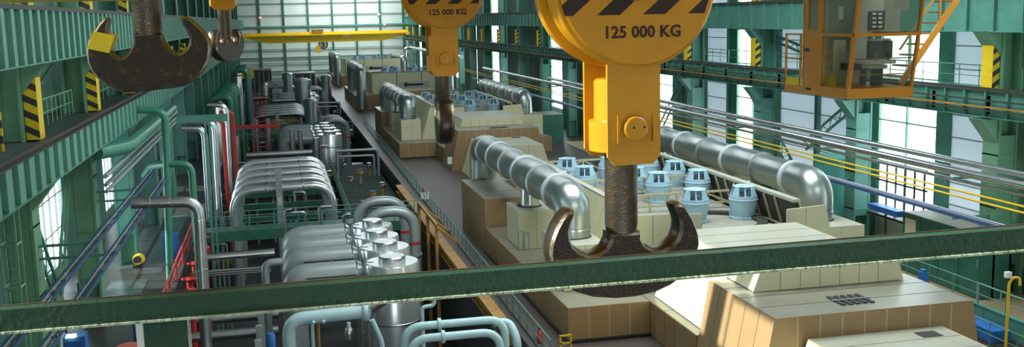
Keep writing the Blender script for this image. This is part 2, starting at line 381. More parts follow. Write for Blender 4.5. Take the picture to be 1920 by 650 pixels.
# ------------------------------------------------------------------ columns of the crane runway
YRC = [45.2 + 13.1 * k for k in range(-3, 19)]
YLC = [41.6 + 13.1 * k for k in range(-3, 19)]
def column(side, y, idx, near):
    s = 1 if side == 'right' else -1
    xi = 35.3 if s > 0 else -9.3                       # inner flange face
    x1 = xi + s * 1.1
    lab = '%s green steel runway column from the camera along the %s wall' % (ORD[idx], side)
    t = thing('steel_column', lab, 'column', (xi + s * 0.5, y, ZF), 'runway columns')
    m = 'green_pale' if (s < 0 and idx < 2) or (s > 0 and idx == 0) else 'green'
    fw = 0.6
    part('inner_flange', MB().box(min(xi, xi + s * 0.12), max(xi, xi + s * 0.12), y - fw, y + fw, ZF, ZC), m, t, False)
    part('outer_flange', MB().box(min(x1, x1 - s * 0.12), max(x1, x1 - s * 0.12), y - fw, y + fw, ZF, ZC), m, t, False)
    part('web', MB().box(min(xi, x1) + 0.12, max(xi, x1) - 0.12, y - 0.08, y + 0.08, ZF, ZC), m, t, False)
    part('side_plate', MB().box(min(xi, x1) + 0.14, max(xi, x1) - 0.14, y - fw + 0.02, y - fw + 0.1, ZF + 2, LG0 - 1.0), m, t, False)
    if near:
        for zz in (LG0 - 0.5, UG0 - 0.35):
            part('corbel', MB().prism([(xi, y - 0.5, zz - 0.9), (xi - s * 1.0, y - 0.5, zz + 0.35), (xi, y - 0.5, zz + 0.35)], (0, 1.0, 0)), m, t, False)
        for zz in (-7.5, -10.2, -12.6): part('stiffener', MB().box(min(xi, x1), max(xi, x1), y - fw - 0.03, y + fw + 0.03, zz, zz + 0.07), m, t, False)
    # striped bumper pads above each girder
    for z0, z1 in ((LG1 + 0.05, LG1 + 2.35), (UG1 + 0.1, UG1 + 2.4)):
        if z0 > 0 and not near: continue
        xp0, xp1 = (xi - 0.42, xi - 0.02) if s > 0 else (xi + 0.02, xi + 0.5)
        pd = part('bumper_pad', MB().box(xp0, xp1, y - 0.42, y + 0.42, z0, z1), 'yellow_pad', t, False)
        if s > 0 and idx < 10:
            # stripes on the face across the hall axis seen from the camera (left half is plain yellow flank)
            pad_stripes_y(t, xp0, xp1, y - 0.42, z0, z1)
        elif s < 0 and idx < 8:
            pad_stripes_y(t, xp0, xp1, y - 0.42, z0, z1, -1)
    return t
def pad_stripes_y(t, x0, x1, yf, z0, z1, up=1):
    n = 4; h = (z1 - z0) / n
    for k in range(n):
        a = z0 + k * h + h * 0.1; sl = h * 0.45
        zl, zr = (a, a + sl) if up > 0 else (a + sl, a)
        p = [(x0, yf, zl), (x1, yf, zr), (x1, yf, min(zr + h * 0.45, z1)), (x0, yf, min(zl + h * 0.45, z1))]
        part('stripe', MB().prism(p, (0, -0.015, 0)), 'pad_black', t, False)
ri = li = 0
for k, y in enumerate(YRC):
    if y < 40 or y > 284: continue
    column('right', y, ri, ri < 5); ri += 1
for k, y in enumerate(YLC):
    if y < 36 or y > 284: continue
    column('left', y, li, li < 4); li += 1

# ------------------------------------------------------------------ runway girders
def girder(side, z0, z1, lab, y0=-10, y1=284, rib=1.15, nrib=70, m='green', walk=True, mrib=None, rw=0.07):
    s = 1 if side == 'right' else -1
    xi = 34.5 if s > 0 else -8.0
    xo = xi + s * 0.75
    t = thing('runway_girder', lab, 'girder', (xi, y0, z0))
    a, c = min(xi + s * 0.18, xi + s * 0.26), max(xi + s * 0.18, xi + s * 0.26)
    part('web', MB().box(a, c, y0, y1, z0, z1), m, t, False)
    f0, f1 = min(xi, xo), max(xi, xo)
    part('bottom_flange', MB().box(f0, f1, y0, y1, z0 - 0.05, z0), m, t, False)
    part('top_flange', MB().box(f0, f1, y0, y1, z1, z1 + 0.06), 'dark_steel', t, False)
    part('crane_rail', MB().box(xi + s * 0.3 - 0.05, xi + s * 0.3 + 0.05, y0, y1, z1 + 0.06, z1 + 0.18), 'dark_steel', t, False)
    st = MB(); k = 0; y = 24.0
    while y < y1:
        bx = (min(xi + s * 0.02, xi + s * 0.18), max(xi + s * 0.02, xi + s * 0.18))
        if k < nrib: part('stiffener_rib', MB().box(bx[0], bx[1], y - rw, y + rw, z0, z1), mrib or m, t, False)
        else: st.box(bx[0], bx[1], y - rw, y + rw, z0, z1)
        k += 1; y += rib
    if st.v: part('stiffener_ribs', st, mrib or m, t, False, stuff=True)
    if walk:
        w0, w1 = (xi + 0.75, xi + 3.0) if s > 0 else (xi - 3.2, xi - 0.75)
        part('walkway', MB().box(w0, w1, y0, y1, z1 - 0.12, z1 - 0.02), 'walk' if s < 0 else 'green', t, False)
    return t
mat('green_rib', (0.13, 0.33, 0.25), 0.42); mat('walk', (0.03, 0.05, 0.042), 0.6); mat('deck_dark', (0.012, 0.03, 0.022), 0.8)
girder('left', UG0, UG1, 'upper green crane girder with close ribs along the left wall', rib=1.25, nrib=60, mrib='green_rib', rw=0.2)
girder('left', LG0, LG1, 'lower green crane girder with ribs and walkway along the left wall', rib=1.5, nrib=60, mrib='green_rib', rw=0.36)
girder('right', UG0, UG1, 'upper green crane girder with wide-set ribs along the right wall', rib=2.05, nrib=40)
gr = girder('right', LG0, LG1, 'lower green crane girder with conductor bars along the right wall', rib=1.6, nrib=60)
for zz, mm in ((-4.62, 'dark_steel'), (-4.95, 'ochre'), (-5.12, 'dark_steel')):
    part('conductor_bar', MB().box(34.30, 34.42, 24, 284, zz - 0.04, zz + 0.04), mm, gr, False)
    for k in range(12): part('bar_bracket', MB().box(34.4, 34.55, 40 + k * 4.4, 40.06 + k * 4.4, -5.3, -4.4), 'green', gr, False)
    if zz < -5: break
# diagonal bracing between the columns
def brace(lab, X, ya, za, yb, zb, w=0.45, name='diagonal_brace', m='green'):
    t = thing(name, lab, 'brace', (X, ya, min(za, zb)))
    a = Vector((X, ya, za)); c = Vector((X, yb, zb)); d = (c - a).normalized(); n = Vector((0, -d.z, d.y)) * (w / 2)
    part('chord', MB().bar(a + n, c + n, 0.18, 0.1, (1, 0, 0)), m, t, False); part('chord', MB().bar(a - n, c - n, 0.18, 0.1, (1, 0, 0)), m, t, False)
    L = (c - a).length; k = max(3, int(L / 0.7))
    for i in range(k):
        p = a.lerp(c, i / k); q = a.lerp(c, (i + 1) / k); sg = 1 if i % 2 else -1
        part('lacing', MB().bar(p + n * sg, q - n * sg, 0.05, 0.05, (1, 0, 0)), m, t, False)
    return t
brace('green laced diagonal brace falling towards the cab side behind the wall pipes', 36.8, 76.2, -5.6, 66.0, -13.6, 0.9)
brace('green laced diagonal brace rising to the column under the cab', 36.8, 66.8, -9.6, 60.0, -5.8, 0.6)
brace('green laced diagonal brace just right of the main hook block', 36.8, 89.5, -5.8, 97.0, -12.5, 0.7)
brace('upper green diagonal brace left of the orange cab', 36.8, 73.0, -1.75, 62.0, -3.75, 0.45)
brace('pale laced diagonal brace beside the nearest left column', -10.2, 54.0, -5.6, 46.5, -14.8, 0.8, m='green_pale')
brace('dark laced diagonal brace between the nearest two left columns', -10.6, 45.0, -6.2, 52.0, -14.6, 0.9)
brace('pale diagonal brace above the left walkway beside the striped pad', -10.6, 53.4, -1.7, 44.5, -3.8, 0.3, m='green_pale')
# walkway railings on the lower girders
for k in range(5):
    y0 = YLC[3 + k] + 0.8
    if k == 0: railing('pale green walkway railing between the two nearest left striped pads', (-9.9, y0, LG1), (-9.9, y0 + 11.4, LG1), 1.15, 0.95, 'green_pale', 0.028)
    else: railing('%s pale green walkway railing along the left lower girder' % ORD[k], (-9.9, y0, LG1), (-9.9, y0 + 11.4, LG1), 1.15, 1.9, 'green_pale', 0.028)
railing('short pale green walkway railing at the left edge beside a striped post', (-9.9, 34.5, LG1), (-9.9, 39.0, LG1), 1.15, 1.1, 'green_pale', 0.03)
railing('green walkway railing right of the near right yellow striped pad', (36.3, 38.2, LG1), (36.3, 44.4, LG1), 1.15, 1.3, 'green_pale', 0.028)
for k in range(7):
    y0 = YRC[3 + k] + 0.8
    railing('%s pale green walkway railing along the right lower girder' % ORD[k], (36.3, y0, LG1), (36.3, y0 + 11.4, LG1), 1.15, 1.75, 'green_pale', 0.028)
sp = thing('striped_post', 'slim black and yellow striped post by the left walkway railing', 'post', (-9.4, 38.2, LG1))
for k in range(8): part('band', MB().cyl((-9.4, 38.2, LG1 + k * 0.27), (-9.4, 38.2, LG1 + k * 0.27 + 0.27), 0.055, n=8), 'yellow_pad' if k % 2 == 0 else 'pad_black', sp)
# ladder on the nearest left column
ld = thing('caged_ladder', 'pale green vertical ladder with hoops on the nearest left column', 'ladder', (-9.9, 38.6, ZF))
for dx in (0, 0.55): 
    for dy in (0, 0.7): part('stringer', MB().box(-9.95 + dx, -9.87 + dx, 38.5 + dy, 38.58 + dy, ZF, LG1 - 0.2), 'green_pale', ld, False)
for k in range(6):
    z = ZF + 1.2 + k * 1.55
    part('hoop', MB().tube([(-9.9, 38.54, z), (-9.35, 38.54, z), (-9.35, 39.24, z), (-9.9, 39.24, z), (-9.9, 38.54, z)], 0.045, 6, 0.1), 'green_pale', ld)
for k in range(24): part('rung', MB().box(-9.9, -9.4, 39.2, 39.24, ZF + 0.4 + k * 0.4, ZF + 0.44 + k * 0.4), 'green_pale', ld, False)

# ------------------------------------------------------------------ cranes, blocks and hooks
HC = [(195, 78), (165, 90), (135, 125), (110, 165), (88, 215), (72, 265), (66, 320), (80, 385), (112, 450), (165, 505), (240, 552), (330, 585), (450, 602)]
HI = [(228, 92), (225, 120), (208, 160), (197, 200), (200, 240), (215, 280), (250, 312), (300, 332), (350, 326), (390, 302), (412, 262), (416, 225)]
def hook_outline(S=1.0):
    # right half mirrored from the traced left half; metres about the shank axis, z from the saddle line
    k = 1.0 / 3.094 * 8.0 / 1920.0 * 1.02 * S
    o = [((x - 508) * k, -(y - 225) * k) for x, y in HC]; i = [((x - 508) * k, -(y - 225) * k) for x, y in HI]
    left_outer = o[::-1]            # bottom centre to tip
    L = left_outer + i              # then inner saddle up to the shank
    R = [(-x, z) for x, z in L[::-1]]
    return L + R
def hook_body(parent, c, rz, z_top, S=1.0, sr=1.0, thick=0.125, m='steel_hook', trace=None):
    out = trace or hook_outline(S); thick *= S; n = len(out); C = Vector(c); Rm = Matrix.Rotation(rz, 3, 'Z')
    cx = sum(p[0] for p in out) / n; cz = sum(p[1] for p in out) / n
    area2 = sum(out[i][0] * out[(i + 1) % n][1] - out[(i + 1) % n][0] * out[i][1] for i in range(n))
    sg = 1 if area2 > 0 else -1
    def inset(e0):
        r = []
        for i in range(n):
            e = min([e0] + [0.3 * math.hypot(out[i][0] - out[j][0], out[i][1] - out[j][1]) for j in range(n) if 3 <= min((i - j) % n, (j - i) % n)])
            a = Vector(out[i - 1]); b_ = Vector(out[i]); c_ = Vector(out[(i + 1) % n])
            d = ((b_ - a).normalized() + (c_ - b_).normalized()); d = d.normalized() if d.length > 1e-6 else (b_ - a).normalized()
            r.append((b_.x - sg * d.y * e, b_.y + sg * d.x * e))
        return r
    lay = [(inset(0.03 * S), -thick), (inset(0.012 * S), -thick * 0.72), (out, -thick * 0.3), (out, thick * 0.3), (inset(0.012 * S), thick * 0.72), (inset(0.03 * S), thick)]
    vs = []; fs = []
    for pl, yy in lay: vs += [C + Rm @ Vector((p[0], yy, p[1])) for p in pl]
    for j in range(5): fs += [(j * n + i, j * n + (i + 1) % n, (j + 1) * n + (i + 1) % n, (j + 1) * n + i) for i in range(n)]
    fs += [tuple(range(n - 1, -1, -1)), tuple(range(5 * n, 6 * n))]
    o = part('hook_body', MB().add(vs, fs), m, parent, True, 50)
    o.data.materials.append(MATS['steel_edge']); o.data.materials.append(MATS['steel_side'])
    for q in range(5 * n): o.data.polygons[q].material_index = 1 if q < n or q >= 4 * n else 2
    rb = min(0.108 * sr, thick * 0.86)
    sh = MB().lathe([(0.02, -0.24 * S), (rb * 0.85, -0.18 * S), (rb, -0.1 * S), (rb * 1.02, -0.03), (0.125 * sr, 0.05), (0.124 * sr, z_top)], C, n=28)
    part('shank', sh, 'steel_shank', parent)
def block(t, c, S=1.0):
    x, y, z = c
    def plate(yy):
        pl = [(-0.2, 0.10), (0.2, 0.10), (0.2, -0.67), (0.145, -0.73), (-0.145, -0.73), (-0.2, -0.67)]
        return part('side_plate', MB().prism([(x + p[0] * S, y + yy * S, z + p[1] * S) for p in pl], (0, 0.035 * S, 0)), 'yellow', t, False)
    plate(-0.30); plate(0.265)
    for k, (y0, y1, r, nm) in enumerate([(-0.34, -0.30, 0.575, 'sheave_cover'), (-0.285, -0.235, 0.605, 'sheave_rim'), (-0.2, -0.10, 0.55, 'sheave'), (-0.07, 0.03, 0.55, 'sheave'), (0.06, 0.16, 0.55, 'sheave'), (0.2, 0.26, 0.61, 'sheave_rim'), (0.28, 0.33, 0.60, 'sheave_cover')]):
        r *= S; y0 *= S; y1 *= S
        part(nm, MB().lathe([(r - 0.012, y0), (r, y0 + 0.012), (r, y1 - 0.012), (r - 0.012, y1)], (x + 0.025 * S, y, z + 0.56 * S), (0, 1, 0), 64), 'yellow', t)
    part('hub', MB().lathe([(0.16 * S, -0.36 * S), (0.15 * S, -0.40 * S), (0.05 * S, -0.41 * S)], (x, y, z + 0.60 * S), (0, 1, 0), 24), 'yellow', t)
    part('crosshead', MB().lathe([(0.23 * S, 0.0), (0.24 * S, 0.01), (0.24 * S, 0.23 * S), (0.20 * S, 0.24 * S), (0.20 * S, 0.52 * S), (0.18 * S, 0.54 * S)], (x, y, z - 0.66 * S), (0, 0, 1), 28), 'yellow', t)
    part('pin_head', MB().lathe([(0.088 * S, -0.31 * S), (0.088 * S, -0.345 * S), (0.08 * S, -0.352 * S)], (x, y, z - 0.465 * S), (0, 1, 0), 28), 'yellow', t)
    for s in (-1, 1):
        part('keeper_bar', MB().box(x + (0.01 + s * 0.135 - 0.008) * S, x + (0.01 + s * 0.135 + 0.008) * S, y - 0.325 * S, y - 0.30 * S, z - 0.565 * S, z - 0.365 * S), 'yellow', t, False)
        part('bolt', MB().cyl((x + (0.04 * s + 0.02) * S, y - 0.36 * S, z - 0.455 * S), (x + (0.04 * s + 0.02) * S, y - 0.345 * S, z - 0.455 * S), 0.008 * S, n=8), 'ink', t)
    for x0 in (-0.625, -0.285, 0.055, 0.395):
        pl = [(x0, 0.345), (x0 + 0.165, 0.345), (x0 + 0.435, 0.575), (x0 + 0.27, 0.575)]
        for i in range(40):       # trim to the round cover
            an = 2 * pi * i / 40; nx, nz = cos(an), sin(an); r = []
            for j in range(len(pl)):
                p, q = pl[j], pl[(j + 1) % len(pl)]
                dp = p[0] * nx + (p[1] - 0.56) * nz - 0.56; dq = q[0] * nx + (q[1] - 0.56) * nz - 0.56
                if dp <= 0: r.append(p)
                if (dp <= 0) != (dq <= 0): f_ = dp / (dp - dq); r.append((p[0] + (q[0] - p[0]) * f_, p[1] + (q[1] - p[1]) * f_))
            pl = r
            if len(pl) < 3: break
        if len(pl) > 2: part('stripe', MB().prism([(x + q[0] * S, y - 0.3405 * S, z + q[1] * S) for q in pl], (0, -0.004, 0)), 'ink', t, False)
    lettering(t, '125 000 KG', (x + 0.05 * S, y - 0.342 * S, z + 0.185 * S), 0.118 * S, 'ink')
def ropes(t, x, y, z0, z1, n=4):
    for k in range(n):
        for s in (-0.42, 0.42): part('wire_rope', MB().cyl((x + s, y - 0.15 + 0.1 * k, z0), (x + s, y - 0.15 + 0.1 * k, z1), 0.018, n=6), 'rope', t)
def hook_set(lab, px, py, Y, rz, S, name='hook_block'):
    # px, py: centre of shank where side plates meet the sheaves
    c = at(px, py, Y); t = thing(name, lab, 'crane hook', c)
    block(t, c, S)
    sad = c + Vector((0, 0, -1.27 * S))
    hook_body(t, sad, rz, 0.66 * S, S, S)
    ropes(t, c.x, c.y, c.z + 0.5, 2.98)
    return t
hook_set('large yellow hook block marked 125 000 KG with dark double hook facing the camera', 1163, 116, 8.0, 0.0, 1.1)
hook_set('smaller yellow hook block marked 125 000 KG with its hook turned edge-on', 827, 51, 17.2, RAD(84), 1.1)
# left hooks: only the lower end of the block is in view
LHP = [(192, 118), (165, 112), (125, 150), (85, 205), (45, 265), (27, 340), (30, 410), (50, 470), (85, 520), (140, 570), (200, 605), (255, 622), (400, 613), (560, 601), (650, 588), (720, 550), (780, 490), (820, 420), (836, 340), (832, 275), (810, 230), (765, 180), (720, 135), (685, 114), (660, 112), (646, 128), (655, 165), (680, 210), (695, 255), (690, 300), (665, 340), (630, 362), (600, 358), (570, 335), (548, 300), (530, 255), (525, 225),
       (335, 225), (333, 265), (322, 305), (300, 345), (270, 378), (235, 385), (205, 365), (185, 320), (175, 270), (175, 225), (185, 170), (200, 135)]
LH = [((x - 430) / 3.61 * 9.12 / 1920, -(y - 238) / 3.61 * 9.12 / 1920) for x, y in LHP]
def hook_low(lab, px, py, Y, rz, band, plate, S):
    c = at(px, py, Y); t = thing('hook_block', lab, 'crane hook', c)
    hook_body(t, c, rz, 1.0 if not plate else 0.62, S, 1.0 if band else 0.95, trace=LH if band else None)
    block(t, c + Vector((0, 0, 1.62 if band else 1.23)))
    ropes(t, c.x, c.y, c.z + 1.8, 2.98)
    if band:
        p = MB(); Cb = c + Vector((-0.40, 0, -0.045))
        path = [(-0.075, -0.135), (0.10, -0.135), (0.10, 0.135), (-0.075, 0.135)]
        vs = []
        for zz, sx in ((-0.075, 0.03), (0.075, -0.03)): vs += [Cb + Vector((q[0] + sx * -1, q[1], zz - q[0] * 0.25)) for q in path]
        p.add(vs, [(0, 1, 5, 4), (1, 2, 6, 5), (2, 3, 7, 6), (3, 0, 4, 7), (3, 2, 1, 0), (4, 5, 6, 7)])
        part('yellow_band', p, 'yellow_pad', t, False)
    return t
hook_low('dark double hook with a yellow band round its left prong', 279, 66, 9.75, 0.0, True, False, 0.84)
hook_low('small bright-edged hook hanging from a yellow block beside the left wall', 423, 72, 19.2, RAD(62), False, True, 0.8)

# crane bridges: their undersides stay at or just above the top edge of the view
def bridge(lab, y0, y1, z0, z1, x0=-7.6, x1=34.2, m='yellow'):
    t = thing('crane_bridge', lab, 'crane', ((x0 + x1) / 2, y0, z0))
    part('bridge_girder', MB().box(x0, x1, y0, y1, z0, z1), m, t, False)
    for k in range(10): part('girder_diaphragm', MB().box(x0 + 2 + k * 4, x0 + 2.12 + k * 4, y0 - 0.06, y0, z0, z1), m, t, False)
    for xe in (x0, x1 - 0.6): part('end_truck', MB().box(xe, xe + 0.6, y0 - 0.3, y1 + 0.3, max(z0, 0.82), max(z0, 0.82) + 0.8), m, t, False)
    return t
br = bridge('yellow crane bridge girder whose underside crosses the top left corner', 12.0, 13.4, 0.30, 2.4, m='yellow_pad')
bridge('yellow crane bridge girder overhead behind the camera', -3.4, -2.0, 0.9, 2.9)
bridge('yellow bridge girder overhead nearest the orange cab', 23.6, 25.0, 1.2, 2.9)
bridge('second yellow bridge girder overhead in front of the cab', 15.4, 16.6, 1.2, 2.9)
tr = thing('crane_trolley', 'yellow trolley overhead carrying the large hook block', 'trolley', (3, 5, 3.0))
part('frame', MB().box(-3.2, 5.2, -3.2, 13.2, 3.0, 3.3), 'yellow', tr, False)
for x in (-1.2, 2.9): part('rope_drum', MB().cyl((x - 1, 8.6, 3.9), (x + 1, 8.6, 3.9), 0.55, n=24), 'dark_steel', tr)
tr = thing('crane_trolley', 'yellow trolley overhead carrying the two farther hook blocks', 'trolley', (2, 20, 3.0))
part('frame', MB().box(-3.2, 5.2, 15.5, 24.8, 3.0, 3.3), 'yellow', tr, False)
for x in (-0.9, 2.8): part('rope_drum', MB().cyl((x - 1, 18.2, 3.9), (x + 1, 18.2, 3.9), 0.55, n=24), 'dark_steel', tr)

# far yellow crane on the lower runway
fc = thing('far_crane', 'yellow bridge crane spanning the hall before the far white wall', 'crane', (13, 277, LG1))
x0, x1 = -8.0, 34.4
part('bridge_girder', MB().prism([(x0, 276.4, -3.95), (x0, 276.4, -2.7), (x1, 276.4, -2.7), (x1, 276.4, -3.95), (x1 - 6.5, 276.4, -5.4), (x0 + 6.0, 276.4, -5.4)], (0, 1.2, 0)), 'yellow_far', fc, False)
part('walkway', MB().box(x0, x1, 275.6, 276.4, -3.6, -3.3), 'yellow_far', fc, False)
part('end_truck', MB().box(x0 - 0.2, x0 + 0.5, 274.5, 280, LG1 + 0.18, LG1 + 0.9), 'yellow_far', fc, False)
part('end_truck', MB().box(x1 - 0.3, x1 + 0.5, 274.5, 280, LG1 + 0.18, LG1 + 0.9), 'yellow_far', fc, False)
part('trolley', MB().box(9.3, 12.3, 275.8, 278.2, -2.7, -2.05), 'ochre', fc, False)
part('hook_block', MB().box(10.2, 11.4, 276.6, 277.4, -8.2, -6.4), 'yellow_far', fc, False)
part('wire_rope', MB().box(10.75, 10.85, 276.9, 277.1, -6.4, -5.4), 'black', fc, False)
part('name_plate', MB().box(17.4, 19.2, 276.3, 276.4, -4.15, -3.35), 'white', fc, False)
cr = thing('round_sign', 'round sign with the figure 3 hung under the far crane', 'sign', (12.3, 279.2, -7.4))
part('sign_ring', MB().lathe([(1.0, -0.05), (1.25, -0.05), (1.25, 0.05), (1.0, 0.05), (1.0, -0.05)], (12.3, 279.1, -6.1), (0, 1, 0), 32, False), 'black', cr)
part('sign_disc', MB().cyl((12.3, 279.15, -6.1), (12.3, 279.2, -6.1), 1.05, n=32), 'wall_white', cr)
lettering(cr, '3', (12.3, 279.05, -6.75), 1.8, 'black', ext=0.02)
part('hanger', MB().box(12.25, 12.35, 279.1, 279.2, -4.9, -2.2), 'black', cr, False)
part('hanger_arm', MB().box(12.25, 12.35, 278.25, 279.2, -2.3, -2.2), 'black', cr, False)

# ------------------------------------------------------------------ near handrail of the camera's gantry
hr = thing('gantry_handrail', 'dark green worn handrail crossing the view close to the camera', 'railing', (0.4, 1.5, -1.5))
pa, pb = at(-150, 636.6, 1.56), at(2080, 456.5, 1.25)      # lower near edge of the rail
hgt = 0.0335
d = (pb - pa).normalized(); nrm = Vector((-d.y, d.x, 0)).normalized()   # away from the camera
a0 = pa - d * 0.1; b0 = pb + d * 0.5; up = Vector((0, 0, 1))
part('top_rail', MB().bar(a0 + nrm * 0.013 + up * hgt / 2, b0 + nrm * 0.013 + up * hgt / 2, 0.026, hgt), 'rail_green', hr, False)
part('rail_lip', MB().bar(a0 - nrm * 0.002 + up * 0.0005, b0 - nrm * 0.002 + up * 0.0005, 0.006, 0.003), 'rail_worn', hr, False)
part('worn_top_edge', MB().bar(a0 + nrm * 0.0245 + up * (hgt + 0.0006), b0 + nrm * 0.0245 + up * (hgt + 0.0006), 0.003, 0.0012), mat('rust_edge', (0.10, 0.045, 0.025), 0.7).name, hr, False)
def onrail(px):
    lo, hi = -1.0, 3.0
    for _ in range(40):
        m_ = (lo + hi) / 2; q = a0 + d * m_; c = Vector((_X.x * q.x + _Y.x * q.y + _Z.x * q.z, 0, _X.z * q.x + _Y.z * q.y + _Z.z * q.z))
        if CX + FPX * c.x / c.z < px: lo = m_
        else: hi = m_
    return a0 + d * lo
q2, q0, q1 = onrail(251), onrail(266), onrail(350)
dn = Vector((0, 0, -1.1))
def strip(nm, a, b, off, m_): part(nm, MB().prism([a + nrm * off + up * 0.004, b + nrm * off + up * 0.004, b + nrm * off + dn, a + nrm * off + dn], nrm * 0.01), m_, hr, False)
strip('post', q0, q1, 0.004, 'rail_green')
strip('post_edge', q1, q1 + d * 0.002, 0.001, 'rail_worn')
strip('post_sunlit_flank', q2, q0 - d * 0.0003, 0.006, 'white')  # sunlit side of the post, its glare put in as white colour

# ------------------------------------------------------------------ turbine units
PL = ['nearest', 'second', 'third', 'farthest']
def casing(name, label, xb0, xb1, xt0, xt1, y0, y1, z0, z1, nf, ns, nt, m, mt, fronts=True, seam='seam', fseam=None, ntx=1, gap=0.05, sides='lrt', group=None):
    t = thing(name, label, 'machine casing', ((xb0 + xb1) / 2, y0, z0), group)
    e = 0.05
    part('frame', MB().hexa([(xb0 + e, y0 + e, z0), (xb1 - e, y0 + e, z0), (xb1 - e, y1, z0), (xb0 + e, y1, z0), (xt0 + e, y0 + e, z1 - e), (xt1 - e, y0 + e, z1 - e), (xt1 - e, y1, z1 - e), (xt0 + e, y1, z1 - e)]), seam, t, False)
    if fronts:
        if fseam: part('joint_backing', MB().hexa([(xb0 + .06, y0 + .035, z0), (xb1 - .06, y0 + .035, z0), (xb1 - .06, y0 + .049, z0), (xb0 + .06, y0 + .049, z0), (xt0 + .06, y0 + .035, z1 - .06), (xt1 - .06, y0 + .035, z1 - .06), (xt1 - .06, y0 + .049, z1 - .06), (xt0 + .06, y0 + .049, z1 - .06)]), fseam, t, False)
        o = Vector((0, 0.04, 0))
        front_panels(t, Vector((xb0, y0, z0)) + o, Vector((xb1, y0, z0)) + o, Vector((xt1, y0, z1)) + o, Vector((xt0, y0, z1)) + o, nf, m, min(gap, 0.03), 0.04, fseam)
    o = Vector((0.04, 0, 0))
    if 'l' in sides: panels(t, Vector((xb0, y1, z0)) + o, Vector((xb0, y0, z0)) + o, Vector((xt0, y0, z1)) + o, Vector((xt0, y1, z1)) + o, ns, 1, m, gap, 0.04)
    if 'r' in sides: panels(t, Vector((xb1, y0, z0)) - o, Vector((xb1, y1, z0)) - o, Vector((xt1, y1, z1)) - o, Vector((xt1, y0, z1)) - o, ns, 1, m, gap, 0.04)
    o = Vector((0, 0, 0.04))
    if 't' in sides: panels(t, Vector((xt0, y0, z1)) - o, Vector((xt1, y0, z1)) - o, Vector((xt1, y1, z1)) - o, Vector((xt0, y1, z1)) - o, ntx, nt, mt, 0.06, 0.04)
    return t
def big_duct(label, X, z, ya, yb, r, ze_a, ze_b, mid=None, group=None):
    # chrome duct along the hall with an elbow down at each end (ya near, yb far)
    t = thing('chrome_duct', label, 'duct', (X, ya, ze_a), group)
    pts = [(X, ya, ze_a), (X, ya, z), (X, yb, z), (X, yb, ze_b)]
    seg = 7
    part('near_elbow', MB().tube([(X, ya, ze_a), (X, ya, z), (X, ya + 2.4, z)], r, 28, 1.5, 9), 'duct', t)
    part('far_elbow', MB().tube([(X, yb - 2.2, z), (X, yb, z), (X, yb, ze_b)], r, 28, 1.4, 8), 'duct', t)
    L = yb - ya - 4.6; n = 5
    for k in range(n):
        y0 = ya + 2.4 + L * k / n; y1 = ya + 2.4 + L * (k + 1) / n
        rr = r * (1.06 if k % 2 else 0.98)
        part('duct_section', MB().lathe([(rr * 0.94, 0), (rr, 0.25), (rr, y1 - y0 - 0.25), (rr * 0.94, y1 - y0)], (X, y0, z), (0, 1, 0), 32), 'duct', t)
    for k in range(n + 1):
        y0 = ya + 2.4 + L * k / n
        part('band', MB().lathe([(r * 1.04, -0.16), (r * 1.10, -0.14), (r * 1.10, 0.14), (r * 1.04, 0.16)], (X, y0, z), (0, 1, 0), 32), 'duct_band' if k % 2 == 0 else 'duct', t)
    part('elbow_ring', MB().lathe([(r, 0), (r * 1.05, 0.02), (r * 1.05, 0.10), (r, 0.12)], (X, ya, ze_a + 0.35), (0, 0, 1), 32), 'chrome', t)
    if mid:
        part('branch', MB().lathe([(r * 0.62, mid[1]), (r * 0.62, mid[1] + 0.5), (r * 0.55, z - r * 0.6)], (X, mid[0], 0), (0, 0, 1), 28), 'chrome', t)
    return t
def fan(label, x, y, z, first=[None]):
    if first[0] is None:
        t = thing('roof_ventilator', label, 'ventilator', (x, y, z), 'blue ventilators in the turbine pits'); first[0] = t; t.scale = (1.17, 1.17, 1.03)
        part('drum', MB().lathe([(0.50, 0.10), (0.56, 0.2), (0.64, 0.7), (0.665, 1.05), (0.64, 1.24), (0.60, 1.24), (0.58, 1.0)], (x, y, z), n=28, caps=True), 'fan_blue', t)
        part('drum_band', MB().lathe([(0.66, 0.98), (0.685, 1.0), (0.685, 1.05), (0.655, 1.07)], (x, y, z), n=28, caps=False), 'fan_blue', t)
        part('base_ring', MB().lathe([(0.58, 0.0), (0.62, 0.02), (0.62, 0.12), (0.5, 0.14)], (x, y, z), n=28), 'fan_blue', t)
        part('motor', MB().lathe([(0.2, 0.9), (0.2, 1.35), (0.05, 1.4)], (x, y, z), n=14), 'grey', t)
        C = Vector((x, y, z))
        for k in range(4):
            a = pi / 2 * k + 0.5; u = Vector((cos(a), sin(a), 0)); w = Vector((-sin(a), cos(a), 0))
            p = [C + u * 0.63 - w * 0.21 + Vector((0, 0, 1.2)), C + u * 0.63 + w * 0.21 + Vector((0, 0, 1.2)), C + u * 0.50 + w * 0.11 + Vector((0, 0, 1.74)), C + u * 0.50 - w * 0.11 + Vector((0, 0, 1.74))]
            part('guide_vane', MB().prism(p, u * -0.03), 'fan_blue', t, False)
            v = (u + w).normalized(); part('strut', MB().bar(C + v * 0.6 + Vector((0, 0, 1.2)), C + v * 0.4 + Vector((0, 0, 1.7)), 0.06, 0.06), 'fan_blue', t, False)
        part('funnel', MB().lathe([(0.54, 1.74), (0.52, 1.74), (0.1, 1.36), (0.1, 1.32)], (x, y, z), n=8, caps=False), 'fan_blue', t)
        for s in (0.3, 1.2, 2.8, 4.2):
            part('foot', MB().bar((x + 0.6 * cos(s), y + 0.6 * sin(s), z), (x + 0.62 * cos(s), y + 0.62 * sin(s), z + 0.35), 0.06, 0.06), 'fan_blue', t, False)
        return t
    return copytree(first[0], (x, y, z), label)
